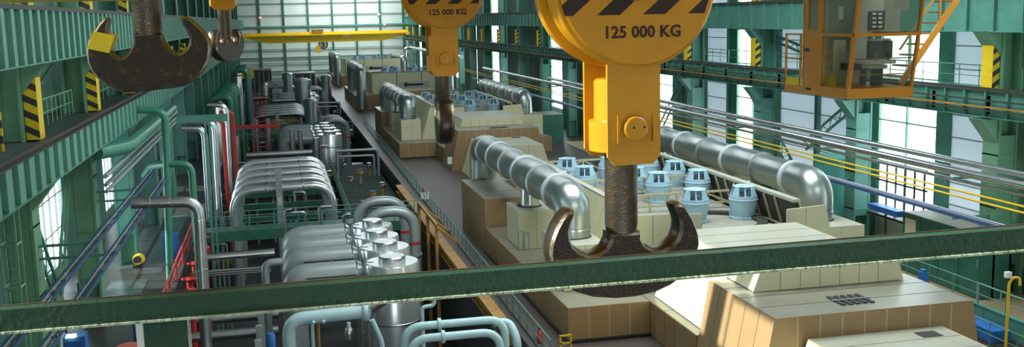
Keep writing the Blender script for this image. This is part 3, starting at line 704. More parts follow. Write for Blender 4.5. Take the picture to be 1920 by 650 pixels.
def truss(label, x0, x1, y, z0, z1, n=4, m='frame_beige'):
    t = thing('steel_truss', label, 'truss', ((x0 + x1) / 2, y, z0))
    part('top_chord', MB().bar((x0, y, z1), (x1, y, z1), 0.1, 0.12), m, t, False); part('bottom_chord', MB().bar((x0, y, z0 + 0.35), (x1, y, z0 + 0.35), 0.1, 0.1), m, t, False)
    for k in range(n):
        a = x0 + (x1 - x0) * k / n; c = x0 + (x1 - x0) * (k + 1) / n
        part('upright', MB().box(a - 0.06, a + 0.06, y - 0.06, y + 0.06, z0, z1), m, t, False)
        part('diagonal', MB().bar((a, y, z0 + 0.35) if k % 2 else (a, y, z1), (c, y, z1) if k % 2 else (c, y, z0 + 0.35), 0.08, 0.08), m, t, False)
    return t
def unit(k, D):
    w = PL[k]
    hi = k < 2
    # low base wings and inner base
    b = casing('base_enclosure', 'low brown %s base enclosure left of the %s turbine' % ('long' if k == 0 else 'flat', w), 12.5, 16.5, 12.5, 16.5, 44.2 + D, 63.4 + D, ZF, -13.35, 4, 12, 6, 'brown', 'brown_top', fseam='seam_light', gap=0.03)
    part('plinth', MB().box(12.52, 16.5, 44.0 + D, 44.24 + D, ZF, ZF + 0.12), 'black', b, False)
    part('plinth', MB().box(12.38, 12.54, 44.0 + D, 63.4 + D, ZF, ZF + 0.12), 'black', b, False)
    casing('base_enclosure', 'low brown base enclosure right of the %s turbine' % w, 25.6, 29.7, 25.6, 29.7, 44.2 + D, 63.4 + D, ZF, -13.35, 4, 10, 6, 'brown', 'brown_top', fseam='seam_light', gap=0.03)
    casing('base_enclosure', 'brown inner base enclosure under the cream hood of the %s turbine' % w, 16.52, 25.58, 16.52, 25.58, 38.75 + D, 69.0 + D, ZF, -13.35, 6, 25, 8, 'brown', 'brown_top', sides='lrt')
    d = casing('turbine_casing', 'brown sloping-sided casing across the front of the %s turbine' % w, 16.3, 26.0, 17.07, 25.26, 32.9 + D, 38.7 + D, -13.34 if False else ZF, -11.0, 9, 5, 4, 'brown', 'brown_top', fseam='seam_light', gap=0.03)
    gz = -10.985
    if k == 0:
        for i in range(5): part('grille_slat', MB().box(20.25 + i * 0.30, 20.43 + i * 0.30, 33.7, 34.9, gz, gz + 0.03), 'black', d, False)
        part('grille_bar', MB().box(20.15, 21.75, 34.25, 34.33, gz + 0.03, gz + 0.05), 'grey', d, False)
    else:
        part('grille', MB().box(20.6, 22.4, 33.9 + D, 34.8 + D, gz, gz + 0.03), 'black', d, False)
    h = casing('turbine_hood', 'cream sloping-sided hood above the brown casing of the %s turbine' % w, 17.0, 25.3, 18.2, 24.3, 38.76 + D, 44.9 + D, -13.33, -10.2, 1, 5, 4, 'cream', 'cream_top', gap=0.03, fronts=False)
    xa, xb, xc, xd, y0, y1, za, zc = 17.9, 24.6, 18.2, 24.3, 36.35 + D, 38.74 + D, -10.98, -10.2
    part('nose_frame', MB().hexa([(xa + .05, y0 + .05, za), (xb - .05, y0 + .05, za), (xb - .05, y1, za), (xa + .05, y1, za), (xc + .05, y0 + .05, zc - .05), (xd - .05, y0 + .05, zc - .05), (xd - .05, y1, zc - .05), (xc + .05, y1, zc - .05)]), 'seam', h, False)
    front_panels(h, (xa, y0 + .04, za), (xb, y0 + .04, za), (xd, y0 + .04, zc), (xc, y0 + .04, zc), 7, 'cream', 0.025, 0.04)
    panels(h, (xa + .04, y1, za), (xa + .04, y0, za), (xc + .04, y0, zc), (xc + .04, y1, zc), 2, 1, 'cream', 0.025, 0.04)
    panels(h, (xb - .04, y0, za), (xb - .04, y1, za), (xd - .04, y1, zc), (xd - .04, y0, zc), 2, 1, 'cream', 0.025, 0.04)
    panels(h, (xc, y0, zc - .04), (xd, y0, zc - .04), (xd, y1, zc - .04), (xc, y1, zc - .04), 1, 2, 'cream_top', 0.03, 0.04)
    f = casing('bearing_cover', 'low cream bearing cover in front of the %s turbine' % w, 17.3, 24.8, 18.3, 23.8, 25.5 + D, 32.7 + D, ZF, -11.8, 4, 4, 6, 'cream', 'cream_top', gap=0.03)
    part('hatch', MB().box(22.3, 23.1, 31.6 + D, 32.2 + D, -11.8, -11.775), 'dark_steel', f, False)
    if k == 0: part('hatch', MB().box(19.1, 20.0, 29.6, 30.3, -11.8, -11.775), 'dark_steel', f, False)
    # back block and duct boxes on the left wing, their twins on the right wing
    casing('rear_enclosure', 'tall brown enclosure under the far end of the left duct of the %s turbine' % w, 12.5, 15.3, 12.5, 15.3, 63.5 + D, 72.0 + D, ZF, -11.5, 2, 6, 6, 'brown', 'brown_top', gap=0.03)
    casing('rear_enclosure', 'tall brown enclosure under the far end of the right duct of the %s turbine' % w, 26.7, 29.5, 26.7, 29.5, 63.5 + D, 72.0 + D, ZF, -11.5, 2, 6, 6, 'brown', 'brown_top', gap=0.03)
    for side, x0, x1, xo0, xo1 in (('left', 13.1, 15.25, 13.1, 15.2), ('right', 26.8, 29.4, 26.8, 29.4)):
        c = casing('duct_box', 'cream box under the middle of the %s duct of the %s turbine' % (side, w), x0, x1, x0, x1, 56.6 + D, 59.8 + D, -13.33, -11.08, 2, 2, 1, 'cream', 'cream_top', gap=0.02)
        part('opening', MB().cyl(((x0 + x1) / 2, 58.2 + D, -11.08), ((x0 + x1) / 2, 58.2 + D, -11.06), 0.75, n=24), 'black', c)
        if side == 'left':
            for q in (0, 0.35): part('ladder_hoop', MB().tube([(13.0 + q, 56.3 + D, -13.33), (13.02 + q, 56.3 + D, -12.2 - q * 0.3), (13.27 + q, 56.3 + D, -12.2 - q * 0.3), (13.3 + q, 56.3 + D, -13.33)], 0.03, 6, 0.06), 'grey', c)
        xa, xb = (13.1, 15.3) if side == 'left' else (26.7, 29.4)
        hb = casing('duct_box', 'cream box under the near elbow of the %s duct of the %s turbine' % (side, w), xa, xb, xa, xb, 47.0 + D, 51.3 + D, -13.33, -11.08, 2, 3, 1, 'cream', 'cream_top', gap=0.02)
        part('opening', MB().cyl(((14.2 if side == 'left' else 27.8), 49.2 + D, -11.08), ((14.2 if side == 'left' else 27.8), 49.2 + D, -11.06), 0.98, n=24), 'black', hb)
        # sloping pit wall: panels leaning inwards, with a coping along the top
        pw = thing('pit_wall', 'sloping cream panel wall along the %s side of the ventilator pit of the %s turbine' % (side, w), 'wall', (16 if side == 'left' else 26, 47 + D, -13.3))
        if side == 'left':
            panels(pw, (15.35, 69.0 + D, -13.33), (15.35, 47.0 + D, -13.33), (16.6, 47.0 + D, -9.6), (16.6, 69.0 + D, -9.6), 17, 1, 'cream', 0.04, 0.06)
            part('coping', MB().box(16.55, 16.95, 47 + D, 69 + D, -9.66, -9.5), 'cream_top', pw, False)
            part('inner_wall', MB().hexa([(15.45, 47.05 + D, -13.33), (15.6, 47.05 + D, -13.33), (15.6, 69 + D, -13.33), (15.45, 69 + D, -13.33), (16.7, 47.05 + D, -9.66), (16.85, 47.05 + D, -9.66), (16.85, 69 + D, -9.66), (16.7, 69 + D, -9.66)]), 'seam', pw, False)
        else:
            panels(pw, (26.65, 47.0 + D, -13.33), (26.65, 69.0 + D, -13.33), (25.6, 69.0 + D, -9.6), (25.6, 47.0 + D, -9.6), 17, 1, 'cream', 0.04, 0.06)
            part('coping', MB().box(25.3, 25.7, 47 + D, 69 + D, -9.66, -9.5), 'cream_top', pw, False)
            part('inner_wall', MB().hexa([(26.4, 47.05 + D, -13.33), (26.55, 47.05 + D, -13.33), (26.55, 69 + D, -13.33), (26.4, 69 + D, -13.33), (25.35, 47.05 + D, -9.66), (25.5, 47.05 + D, -9.66), (25.5, 69 + D, -9.66), (25.35, 69 + D, -9.66)]), 'dark_steel', pw, False)
            for i in range(16): part('rib', MB().bar((25.28, 49 + i * 1.25 + D, -9.7), (26.3, 49 + i * 1.25 + D, -13.0), 0.08, 0.1), 'frame_beige', pw, False)
            part('rib_rail', MB().bar((25.75, 47.5 + D, -11.2), (25.75, 68.5 + D, -11.2), 0.08, 0.08), 'frame_beige', pw, False)
        big_duct('large ribbed chrome duct along the %s side of the %s turbine' % (side, w), 14.2 if side == 'left' else 27.8, -9.2, 49.2 + D, 73.5 + D if side == 'right' else 72.5 + D, 0.92 if side == 'left' else 0.9, -11.05, -11.45 if side == 'left' else -11.45, (58.2 + D, -11.05))
    # front wall of the pit, left part and right part
    fw = thing('pit_wall', 'cream front wall closing the near left of the ventilator pit of the %s turbine' % w, 'wall', (18, 47 + D, -13.3))
    front_panels(fw, (15.4, 47.0 + D, -13.33), (20.3, 47.0 + D, -13.33), (20.3, 47.0 + D, -9.9), (16.4, 47.0 + D, -9.75), 3, 'cream', 0.03, 0.06)
    part('backing', MB().prism([(15.5, 47.01 + D, -13.33), (20.2, 47.01 + D, -13.33), (20.2, 47.01 + D, -9.95), (16.5, 47.01 + D, -9.8)], (0, 0.1, 0)), 'seam', fw, False)
    fr = thing('pit_wall', 'cream sloping front panel at the near right of the ventilator pit of the %s turbine' % w, 'wall', (25.5, 46 + D, -13.3))
    front_panels(fr, (24.6, 46.4 + D, -13.33), (27.6, 46.4 + D, -13.33), (26.7, 46.4 + D, -9.75), (24.6, 46.4 + D, -9.85), 2, 'cream', 0.025, 0.1)
    part('backing', MB().prism([(24.7, 46.41 + D, -13.33), (27.5, 46.41 + D, -13.33), (26.6, 46.41 + D, -9.8), (24.7, 46.41 + D, -9.9)], (0, 0.1, 0)), 'seam_light', fr, False)
    # pit deck with the round casing flange and the ventilators
    dk = thing('pit_deck', 'grey-beige deck carrying the blue ventilators of the %s turbine' % w, 'deck', (21, 47.2 + D, -13.3))
    part('deck_plate', MB().box(16.9, 25.3, 47.3 + D, 69 + D, -11.35, -11.2), 'deck_grey', dk, False)
    part('support', MB().box(17.2, 25.0, 47.5 + D, 68.8 + D, -13.33, -11.35), 'dark', dk, False)
    part('round_flange', MB().lathe([(2.4, 0), (2.9, 0), (2.9, 0.18), (2.4, 0.18), (2.4, 0)], (22.4, 50.4 + D, -11.2), n=40, caps=False), 'dark_steel', dk)
    for i, (x, y) in enumerate([(21.7, 51.2), (24.6, 51.3), (22.0, 57.5), (24.6, 57.6), (24.7, 61.6), (21.4, 60.0), (24.2, 65.2), (21.4, 65.0), (18.6, 61.5), (18.6, 65.5)] if hi else [(21.7, 51.2), (24.6, 51.3), (22.0, 57.5), (24.6, 57.6)]):
        row = ['front left', 'front right', 'middle left', 'middle right', 'third row right', 'third row left', 'back row right', 'back row middle', 'third row far left', 'back row far left'][i]
        fan('blue bucket-shaped ventilator, %s one in the pit of the %s turbine' % (row, w), x, y + D, -11.2)
    if hi:
        truss('beige steel frame crossing the pit behind the front ventilators of the %s turbine' % w, 17.1, 25.2, 54.4 + D, -11.2, -10.2, 5)
        truss('beige steel frame crossing the middle of the pit of the %s turbine' % w, 17.1, 25.2, 59.3 + D, -11.2, -10.0, 5)
        truss('beige steel frame closing the far end of the pit of the %s turbine' % w, 17.1, 25.2, 67.6 + D, -11.2, -9.9, 5)
        p = solo('crossover_pipe', MB().tube([(17.6, 62.0 + D, -11.18), (17.6, 62.0 + D, -10.2), (17.6, 66.5 + D, -10.2), (17.6, 66.5 + D, -11.18)], 0.45, 20, 1.2, 7), 'chrome', 'chrome arched pipe inside the pit behind the left wall of the %s turbine' % w, 'pipe')
unit(0, 0.0)
unit(1, 66.5)
def farunit(k, D, plaque=True):
    w = PL[k]
    c = casing('base_enclosure', 'long brown base enclosure under the %s turbine' % w, 12.6, 29.6, 12.6, 29.6, 44.2 + D, 72 + D, ZF, -12.6, 8, 6, 4, 'brown', 'brown_top', fseam=None, gap=0.04)
    casing('turbine_casing', 'brown casing across the front of the %s turbine' % w, 16.3, 26.0, 17.07, 25.26, 34 + D, 41 + D, ZF, -11.4, 6, 3, 3, 'brown', 'brown_top', gap=0.05)
    t = thing('open_enclosure', 'tall cream open-topped enclosure with a dark name plate on the %s turbine' % w, 'machine casing', (21, 45 + D, -12.6))
    y0 = 45.0 + D; x0, x1, z1 = 15.6, 28.4, -8.9
    panels(t, (x0, y0, -12.58), (x1, y0, -12.58), (x1, y0, z1), (x0, y0, z1), 3, 1, 'cream', 0.12, 0.05)
    part('front_backing', MB().box(x0, x1, y0 + 0.01, y0 + 0.12, -12.58, z1 - 0.02), 'seam', t, False)
    panels(t, (x0, y0 + 20, -12.58), (x0, y0, -12.58), (x0, y0, z1), (x0, y0 + 20, z1), 5, 1, 'cream', 0.1, 0.05)
    panels(t, (x1, y0, -12.58), (x1, y0 + 20, -12.58), (x1, y0 + 20, z1), (x1, y0, z1), 5, 1, 'cream', 0.1, 0.05)
    part('side_backing', MB().box(x0 + 0.01, x0 + 0.15, y0 + 0.12, y0 + 20, -12.58, z1 - 0.02), 'seam', t, False)
    part('side_backing', MB().box(x1 - 0.15, x1 - 0.01, y0 + 0.12, y0 + 20, -12.58, z1 - 0.02), 'seam', t, False)
    part('pit_floor', MB().box(x0 + 0.15, x1 - 0.15, y0 + 0.12, y0 + 20, -10.2, -10.0), 'dark', t, False)
    nm = part('name_plate', MB().box(20.2, 25.4, y0 - 0.1, y0 - 0.05, -11.6, -10.5), 'cream_top', t, False)
    part('plate_mark', MB().cyl((21.4, y0 - 0.14, -11.05), (21.4, y0 - 0.1, -11.05), 0.36, n=16), 'black', t)
    part('plate_mark', MB().box(21.6, 24.4, y0 - 0.14, y0 - 0.1, -11.25, -10.9), 'black', t, False)
    for i, (x, y) in enumerate([(18.2, 3), (20.2, 4.2), (22.8, 3), (25.4, 3.6), (20.4, 10), (24.2, 10)]):
        fan('blue ventilator, %s one in the open enclosure of the %s turbine' % (['front far left', 'front left', 'front middle', 'front right', 'back left', 'back right'][i], w), x, y0 + y, -10.0)
    big_duct('large chrome duct with a tall vertical front leg left of the %s turbine' % w, 13.4, -8.1, 40.5 + D, 62.0 + D, 0.85, ZF + 0.4, -12.55)
    big_duct('large chrome duct along the right side of the %s turbine' % w, 28.9 + 0.8, -9.2, 49.2 + D, 70 + D, 0.8, -12.55, -12.55)
farunit(2, 131.0)
farunit(3, 197.5)
s = solo('warning_label', MB().box(15.55, 16.0, 97.0, 97.02, -13.9, -13.2), 'white', 'small white notice standing before the left corner of the second turbine casing', 'notice')

# ------------------------------------------------------------------ operator cab under the bridge
cb = thing('operator_cab', 'orange glazed crane operator cab hanging at the upper right', 'crane cab', (12.2, 21, -1.75))
zb = -1.77
B1, B2, B3 = atz(1471, 175, zb), atz(1588, 186, zb), atz(1718.5, 181.5, zb)
xL, xR = B2.x, B3.x; yf = B2.y; yk = atx(1503, 172, B2.x).y; bk = atx(1471, 175, B2.x).y
def fy(z): return yf + 0.02 - (z - zb) * 0.17       # sloping windscreen
yd0, yd1 = atx(1538, 100, xL).y, yk - 0.03
zs, zm, zt = zb + 0.20, -0.50, 1.15
# floor tray
part('floor_tray', MB().hexa([(xL, yf, zb), (xR, yf, zb), (xR, yk, zb), (xL, yk, zb), (xL, fy(zs), zs), (xR, fy(zs), zs), (xR, yk, zs), (xL, yk, zs)]), 'cab_orange', cb, False)
def cpost(x, y0, z0, y1, z1, w=0.075): part('corner_post', MB().bar((x, y0, z0), (x, y1, z1), w, w, (1, 0, 0)), 'cab_orange', cb, False)
cpost(xL + 0.04, fy(zs) + 0.04, zs, fy(zt) + 0.04, zt); cpost(xR - 0.03, fy(zs) + 0.04, zs, fy(zt) + 0.04, zt, 0.055); cpost(xL + 0.04, yk - 0.04, zs, yk - 0.04, zt); cpost(xR - 0.03, yk - 0.04, zs, yk - 0.04, zt)
part('cross_rail', MB().box(xL, xR, fy(zm) - 0.02, fy(zm) + 0.05, zm - 0.03, zm + 0.03), 'cab_orange', cb, False)
part('cross_rail', MB().box(xL, xL + 0.06, fy(zm), yd0, zm - 0.03, zm + 0.03), 'cab_orange', cb, False)
part('cross_rail', MB().box(xR - 0.06, xR, fy(zm), yk, zm - 0.03, zm + 0.03), 'cab_orange', cb, False)
part('roof', MB().box(xL - 0.1, xR + 0.1, fy(zt) - 0.1, yk + 0.05, zt, zt + 0.1), 'cab_orange', cb, False)
part('back_wall', MB().box(xL, xR, yk - 0.05, yk, zs, zt), 'console', cb, False)
# side: solid door panel with slot window, window ahead of it
dr = part('door_panel', MB().box(xL, xL + 0.05, yd0, yd1, zs, -0.40), 'cab_orange', cb, False)
part('door_panel', MB().box(xL, xL + 0.05, yd0, yd0 + 0.12, -0.40, zt), 'cab_orange', cb, False)
part('door_panel', MB().box(xL, xL + 0.05, yd1 - 0.17, yd1, -0.40, zt), 'cab_orange', cb, False)
part('door_pane', MB().box(xL + 0.02, xL + 0.03, yd0 + 0.12, yd1 - 0.17, -0.40, zt), 'cab_glass', cb, False)
part('maker_plate', MB().box(xL - 0.012, xL, yk - 0.3, yk - 0.1, -0.86, -0.79), 'pad_black', cb, False)
part('step_slot', MB().box(xL - 0.012, xL, yk - 0.4, yk - 0.2, zb + 0.09, zb + 0.14), 'black', cb, False)
part('window_post', MB().bar((xL + 0.03, yd0 + 0.02, zs), (xL + 0.03, yd0 - 0.06, zt), 0.05, 0.05, (1, 0, 0)), 'cab_orange', cb, False)
for z0, z1 in ((zs, zm - 0.03), (zm + 0.03, zt)):
    part('windscreen', MB().hexa([(xL + 0.08, fy(z0) + 0.03, z0), (xR - 0.06, fy(z0) + 0.03, z0), (xR - 0.06, fy(z0) + 0.04, z0), (xL + 0.08, fy(z0) + 0.04, z0), (xL + 0.08, fy(z1) + 0.03, z1), (xR - 0.06, fy(z1) + 0.03, z1), (xR - 0.06, fy(z1) + 0.04, z1), (xL + 0.08, fy(z1) + 0.04, z1)]), 'cab_glass', cb, False)
    for xx in (xL + 0.025, xR - 0.035):
        part('side_pane', MB().hexa([(xx, fy(z0) + 0.08, z0), (xx + 0.01, fy(z0) + 0.08, z0), (xx + 0.01, yd0, z0), (xx, yd0, z0), (xx, fy(z1) + 0.08, z1), (xx + 0.01, fy(z1) + 0.08, z1), (xx + 0.01, yd0, z1), (xx, yd0, z1)]), 'cab_glass', cb, False)
for z in (-0.98, -1.30): part('guard_bar', MB().cyl((xL + 0.08, fy(z) + 0.10, z), (xR - 0.06, fy(z) + 0.10, z), 0.012, n=6), 'cab_orange', cb)
# inside: seat, control box, white console, instrument panel
def cbox(nm, x0, x1, y0, y1, Y, th, m_):          # upright box in the cab, outlined as seen, at depth Y
    p, q = at(x0, y1, Y), at(x1, y0, Y); return part(nm, MB().box(p.x, q.x, Y, Y + th, p.z, q.z), m_, cb, False)
cbox('instrument_panel', 1607, 1690, -40, 66, yk - 0.4, 0.15, 'console')
cbox('switch_board', 1630, 1660, 20, 56, yk - 0.44, 0.03, 'seat_dark')
for i in range(2):
    for j in range(4): cbox('switch', 1636 + i * 11, 1643 + i * 11, 24 + j * 8, 28 + j * 8, yk - 0.46, 0.02, 'white')
cbox('seat_back', 1598, 1626, 66, 118, yk - 0.75, 0.1, 'white')
cbox('seat', 1595, 1640, 118, 132, yk - 0.95, 0.4, 'seat_dark')
p_ = at(1618, 140, yk - 0.75); part('seat_post', MB().cyl((p_.x, yk - 0.75, zs), (p_.x, yk - 0.75, p_.z + 0.1), 0.07, n=12), 'seat_dark', cb)
cbox('control_box', 1630, 1674, 76, 110, yk - 0.6, 0.2, 'seat_dark'); cbox('control_box_lid', 1634, 1670, 72, 77, yk - 0.62, 0.2, 'console'); cbox('lever', 1640, 1645, 98, 114, yk - 1.1, 0.04, 'ochre'); cbox('lever', 1664, 1669, 98, 114, yk - 1.1, 0.04, 'black')
cbox('console', 1624, 1680, 113, 121, yk - 1.25, 0.4, 'white'); cbox('console_edge', 1628, 1664, 121, 129, yk - 1.2, 0.3, 'white')
p_ = at(1645, 129, yk - 1.05); part('console_stand', MB().box(p_.x - 0.1, p_.x + 0.1, yk - 1.1, yk - 0.95, zs, p_.z), 'seat_dark', cb, False)
part('yellow_box', MB().box(xL + 0.08, xL + 0.22, yd0 - 0.3, yd0 - 0.1, zs, zs + 0.22), 'yellow_pad', cb, False)
cbox('white_cloth', 1562, 1586, 75, 135, yk - 0.55, 0.12, 'white')
cbox('paper', 1678, 1706, -6, 18, yk - 1.7, 0.01, 'white')
cbox('paper', 1572, 1582, 12, 36, yk - 0.3, 0.01, 'white')
# rear balcony
part('balcony_floor', MB().box(xL, xR, yk, bk, zb, zb + 0.16), 'cab_orange', cb, False)
for y_ in (yk + 0.12, bk): part('balcony_post', MB().box(xL, xL + 0.04, y_ - 0.03, y_ + 0.01, zb + 0.16, zb + 1.28), 'cab_orange', cb, False)
for z_ in (zb + 1.25, zb + 0.72): part('balcony_rail', MB().box(xL, xL + 0.04, yk, bk, z_, z_ + 0.035), 'cab_orange', cb, False)
part('toe_board', MB().box(xL, xL + 0.02, yk + 0.05, bk, zb + 0.16, zb + 0.32), 'yellow_pad', cb, False)
part('balcony_post', MB().box(xR - 0.04, xR, bk - 0.03, bk + 0.01, zb + 0.16, zb + 1.28), 'cab_orange', cb, False)
for xx in (xL + 0.2, xR - 0.2): part('hanger', MB().box(xx - 0.06, xx + 0.06, yk - 0.3, yk - 0.1, zt + 0.1, 1.3), 'cab_orange', cb, False)
# stair from the cab up to the bridge
sa = thing('cab_stair', 'steep orange open-tread stair climbing right from behind the cab', 'stair', (13.2, 23.2, -1.7))
for yy in (22.6, 23.3):
    p0 = at(1688, 158, yy); p1 = at(1812, -28, yy); part('stringer', MB().bar(p0, p1, 0.05, 0.16, (0, 1, 0) if False else (0, 0, 1)), 'cab_orange', sa, False)
    if yy > 23: h0, h1 = p0, p1
p0 = at(1688, 158, 22.6); p1 = at(1812, -28, 22.6)
for k in range(9):
    q = p0.lerp(p1, (k + 0.7) / 9.2); part('tread', MB().box(q.x - 0.11, q.x + 0.11, 22.6, 23.3, q.z - 0.02, q.z + 0.02), 'cab_orange', sa, False)
for k in range(3):
    q = p0.lerp(p1, (k + 0.9) / 3.2); part('handrail_post', MB().box(q.x - 0.02, q.x + 0.02, 22.6, 22.64, q.z, q.z + 0.75), 'cab_orange', sa, False)
part('handrail', MB().bar(p0 + Vector((-0.05, 0, 0.85)), p1 + Vector((-0.05, 0, 0.85)), 0.04, 0.04), 'cab_orange', sa, False)

# ------------------------------------------------------------------ right side: pipes, trays, cabinets, galleries
def lpipe(name, label, pts, r, m, n=12, cat='pipe', bend=None, group=None): return solo(name, MB().tube(pts, r, n, bend), m, label, cat, group)
lpipe('wall_pipe', 'upper chrome pipe running the length of the right wall', [(34.0, 20, -7.85), (34.0, 128, -7.85), (34.0, 128, -9.6)], 0.17, 'chrome')
lpipe('wall_pipe', 'middle chrome pipe running the length of the right wall', [(33.9, 20, -8.35), (33.9, 170, -8.35)], 0.22, 'chrome')
lpipe('wall_pipe', 'thin lower chrome pipe along the right wall', [(34.1, 20, -8.85), (34.1, 120, -8.85)], 0.09, 'chrome_dull')
lpipe('wall_pipe', 'bright chrome pipe with a drop end at the far right wall', [(33.0, 186, -7.0), (33.0, 256, -7.0), (31.2, 256, -7.0), (31.2, 256, -9.2)], 0.4, 'chrome')
lpipe('gas_pipe', 'upper of the two thin yellow pipes along the right wall', [(33.6, 20, -9.25), (33.6, 190, -9.25)], 0.055, 'yellow_pipe', 8)
lpipe('gas_pipe', 'lower of the two thin yellow pipes along the right wall', [(33.6, 20, -9.55), (33.6, 190, -9.55)], 0.055, 'yellow_pipe', 8)
tr = thing('cable_tray', 'blue cable tray packed with cables along the right wall', 'cable tray', (33.5, 20, -10.5))
part('side_rail', MB().box(33.18, 33.22, 20, 180, -10.55, -10.40), 'blue_tray', tr, False); part('side_rail', MB().box(33.85, 33.89, 20, 180, -10.55, -10.40), 'blue_tray', tr, False)
for k in range(45): part('rung', MB().box(33.2, 33.87, 22 + k * 1.5, 22.12 + k * 1.5, -10.55, -10.49), 'blue', tr, False)
for k in range(5): part('cable', MB().tube([(33.3 + 0.11 * k, 20, -10.44), (33.32 + 0.11 * k, 60, -10.42), (33.3 + 0.11 * k, 100, -10.44), (33.3 + 0.11 * k, 178, -10.44)], 0.05, 6), ['dark_steel', 'grey', 'blue', 'dark_steel', 'white'][k], tr)
for k in range(11): part('bracket', MB().box(33.2, 35.3, 45.0 + k * 13.1, 45.14 + k * 13.1, -10.68, -10.56), 'green', tr, False)
for k in range(10): solo('pipe_bracket', MB().box(33.5, 35.27, 45.5 + k * 13.1, 45.65 + k * 13.1, -8.72, -8.6), 'green', '%s green bracket under the right wall pipes' % ORD[k], 'bracket', 'pipe brackets on the right wall')
gs = thing('gallery_railing', 'dark steel gallery rail standing before the big bright window', 'railing', (36.6, 52.5, -15))
for k in range(8): part('post', MB().box(36.6, 36.68, 52.4 + k * 0.95, 52.5 + k * 0.95, -12.7, -9.4), 'dark_steel', gs, False)
for z_ in (-9.4, -10.6): part('rail', MB().box(36.58, 36.7, 52.2, 59.3, z_ - 0.05, z_ + 0.05), 'dark_steel', gs, False)
part('platform', MB().box(36.3, 37.3, 52.2, 59.3, -12.85, -12.7), 'dark_steel', gs, False)
for y_ in (52.4, 59): part('leg', MB().box(36.6, 36.75, y_, y_ + 0.15, -15, -12.85), 'dark_steel', gs, False)
# green cabinets
def cabinet(label, x0, x1, y0, y1, z0, z1, nd=3, ribs=0):
    t = thing('switch_cabinet', label, 'cabinet', ((x0 + x1) / 2, y0, z0))
    part('body', MB().box(x0, x1, y0, y1, z0, z1), 'green_dark', t, False)
    for k in range(nd):
        w = (y1 - y0) / nd; dd = part('door', MB().box(x0 - 0.03, x0, y0 + k * w + 0.04, y0 + (k + 1) * w - 0.04, z0 + 0.1, z1 - 0.1), 'green_dark', t, False)
        part('handle', MB().box(x0 - 0.06, x0 - 0.03, y0 + k * w + 0.15, y0 + k * w + 0.22, z0 + (z1 - z0) * 0.5, z0 + (z1 - z0) * 0.62), 'grey', dd, False)
    for k in range(ribs): part('roof_strip', MB().box(x0 + (x1 - x0) * k / ribs + 0.03, x0 + (x1 - x0) * (k + 1) / ribs - 0.03, y0, y1, z1, z1 + 0.05), 'deck_grey', t, False)
    return t
c = cabinet('long dark green switch cabinet with slatted roof under the right wall trays', 34.6, 36.4, 44.6, 51.4, ZF + 0.06, -11.55, 4, 5)
part('notice', MB().box(34.54, 34.57, 50.1, 51.1, -12.7, -11.8), 'cream', c, False)
cabinet('small green cabinet by the right wall beyond the main hook block', 29.8, 33.0, 117.5, 122, ZF, -11.6, 2, 3)
cabinet('green cabinet against the right wall beside the second turbine', 30.9, 33.2, 133, 138, ZF, -12.0, 2, 3)
cabinet('far green cabinet by the yellow gas pipes on the right', 30.5, 33.0, 150, 156, ZF, -11.5, 2, 3)
cabinet('teal-green plant box beside the third turbine', 30.9, 33.2, 204, 212, ZF, -11.0, 2, 3)
solo('teal_screen', MB().box(35.2, 36.6, 59.6, 62.6, ZF, -9.6), 'teal', 'teal sheet-metal screen at the foot of the column under the cab', 'screen', smooth=False)
bx = thing('blue_box', 'blue box on the sill of the big bright window', 'box', (35.6, 54.2, -11.7))
part('body', MB().box(35.5, 36.1, 53.4, 56.4, -12.3, -12.0), 'blue', bx, False); part('lid', MB().box(35.47, 36.13, 53.35, 56.45, -12.0, -11.94), 'blue', bx, False); part('leg', MB().box(35.75, 35.85, 54.9, 55.0, ZF + 0.06, -12.3), 'dark_steel', bx, False)
# kerb wall and handrails right of the turbine
kw = thing('kerb_wall', 'long low green steel kerb wall right of the nearest turbine', 'kerb', (32, 30, ZF))
for k in range(24): part('plate', MB().box(31.95, 32.05, 28 + k * 1.6 + 0.02, 28 + (k + 1) * 1.6 - 0.02, ZF, -14.05), 'green', kw, False)
part('coping', MB().box(31.9, 32.1, 28, 66.4, -14.05, -13.98), 'green', kw, False)
railing('green handrail standing on the kerb wall right of the nearest turbine', (32.0, 28, -14.0), (32.0, 66, -14.0), 1.0, 1.9, 'green', 0.03)
railing('pale handrail along the tan gallery floor by the right wall', (34.0, 30, ZF + 0.06), (34.0, 44, ZF + 0.06), 1.15, 1.8, 'grey', 0.03)
railing('green handrail round the stair well at the lower right corner', (30.3, 26, ZF), (30.3, 43.5, ZF), 1.1, 1.7, 'green', 0.03)
solo('stair_well', MB().box(30.5, 31.8, 30, 44.5, ZF, ZF + 0.03), 'dark', 'dark open stair well at the lower right beside the kerb wall', 'opening', smooth=False)
solo('crate', MB().box(30.7, 31.7, 38.6, 41.6, ZF + 0.03, ZF + 0.55), 'blue', 'dark blue crate lying in the stair well at the lower right', 'crate', smooth=False)
vb = thing('valve_box', 'small bright blue motor box before the green kerb wall', 'motor', (31.6, 45, ZF))
part('stand', MB().box(31.55, 31.7, 45.0, 45.15, ZF, -13.9), 'green', vb, False); part('body', MB().box(31.45, 31.8, 44.9, 45.25, -13.9, -13.3), 'blue', vb, False); part('cap', MB().cyl((31.62, 45.07, -13.3), (31.62, 45.07, -13.18), 0.14, n=12), 'blue', vb)
dv = thing('davit', 'slim yellow davit post with bent arm at the lower right', 'davit', (30.15, 37, ZF))
part('post', MB().tube([(30.15, 37.0, ZF), (30.15, 37.0, -11.75), (30.35, 37.0, -11.5), (30.65, 37.0, -11.55), (30.7, 37.0, -11.9)], 0.06, 10, 0.2), 'yellow_pipe', dv)
part('lamp_head', MB().box(29.95, 30.2, 36.9, 37.1, -11.5, -11.25), 'white', dv, False)
tl = thing('grey_trolley', 'small grey tubular trolley on the tan gallery floor', 'trolley', (35.2, 41, ZF))
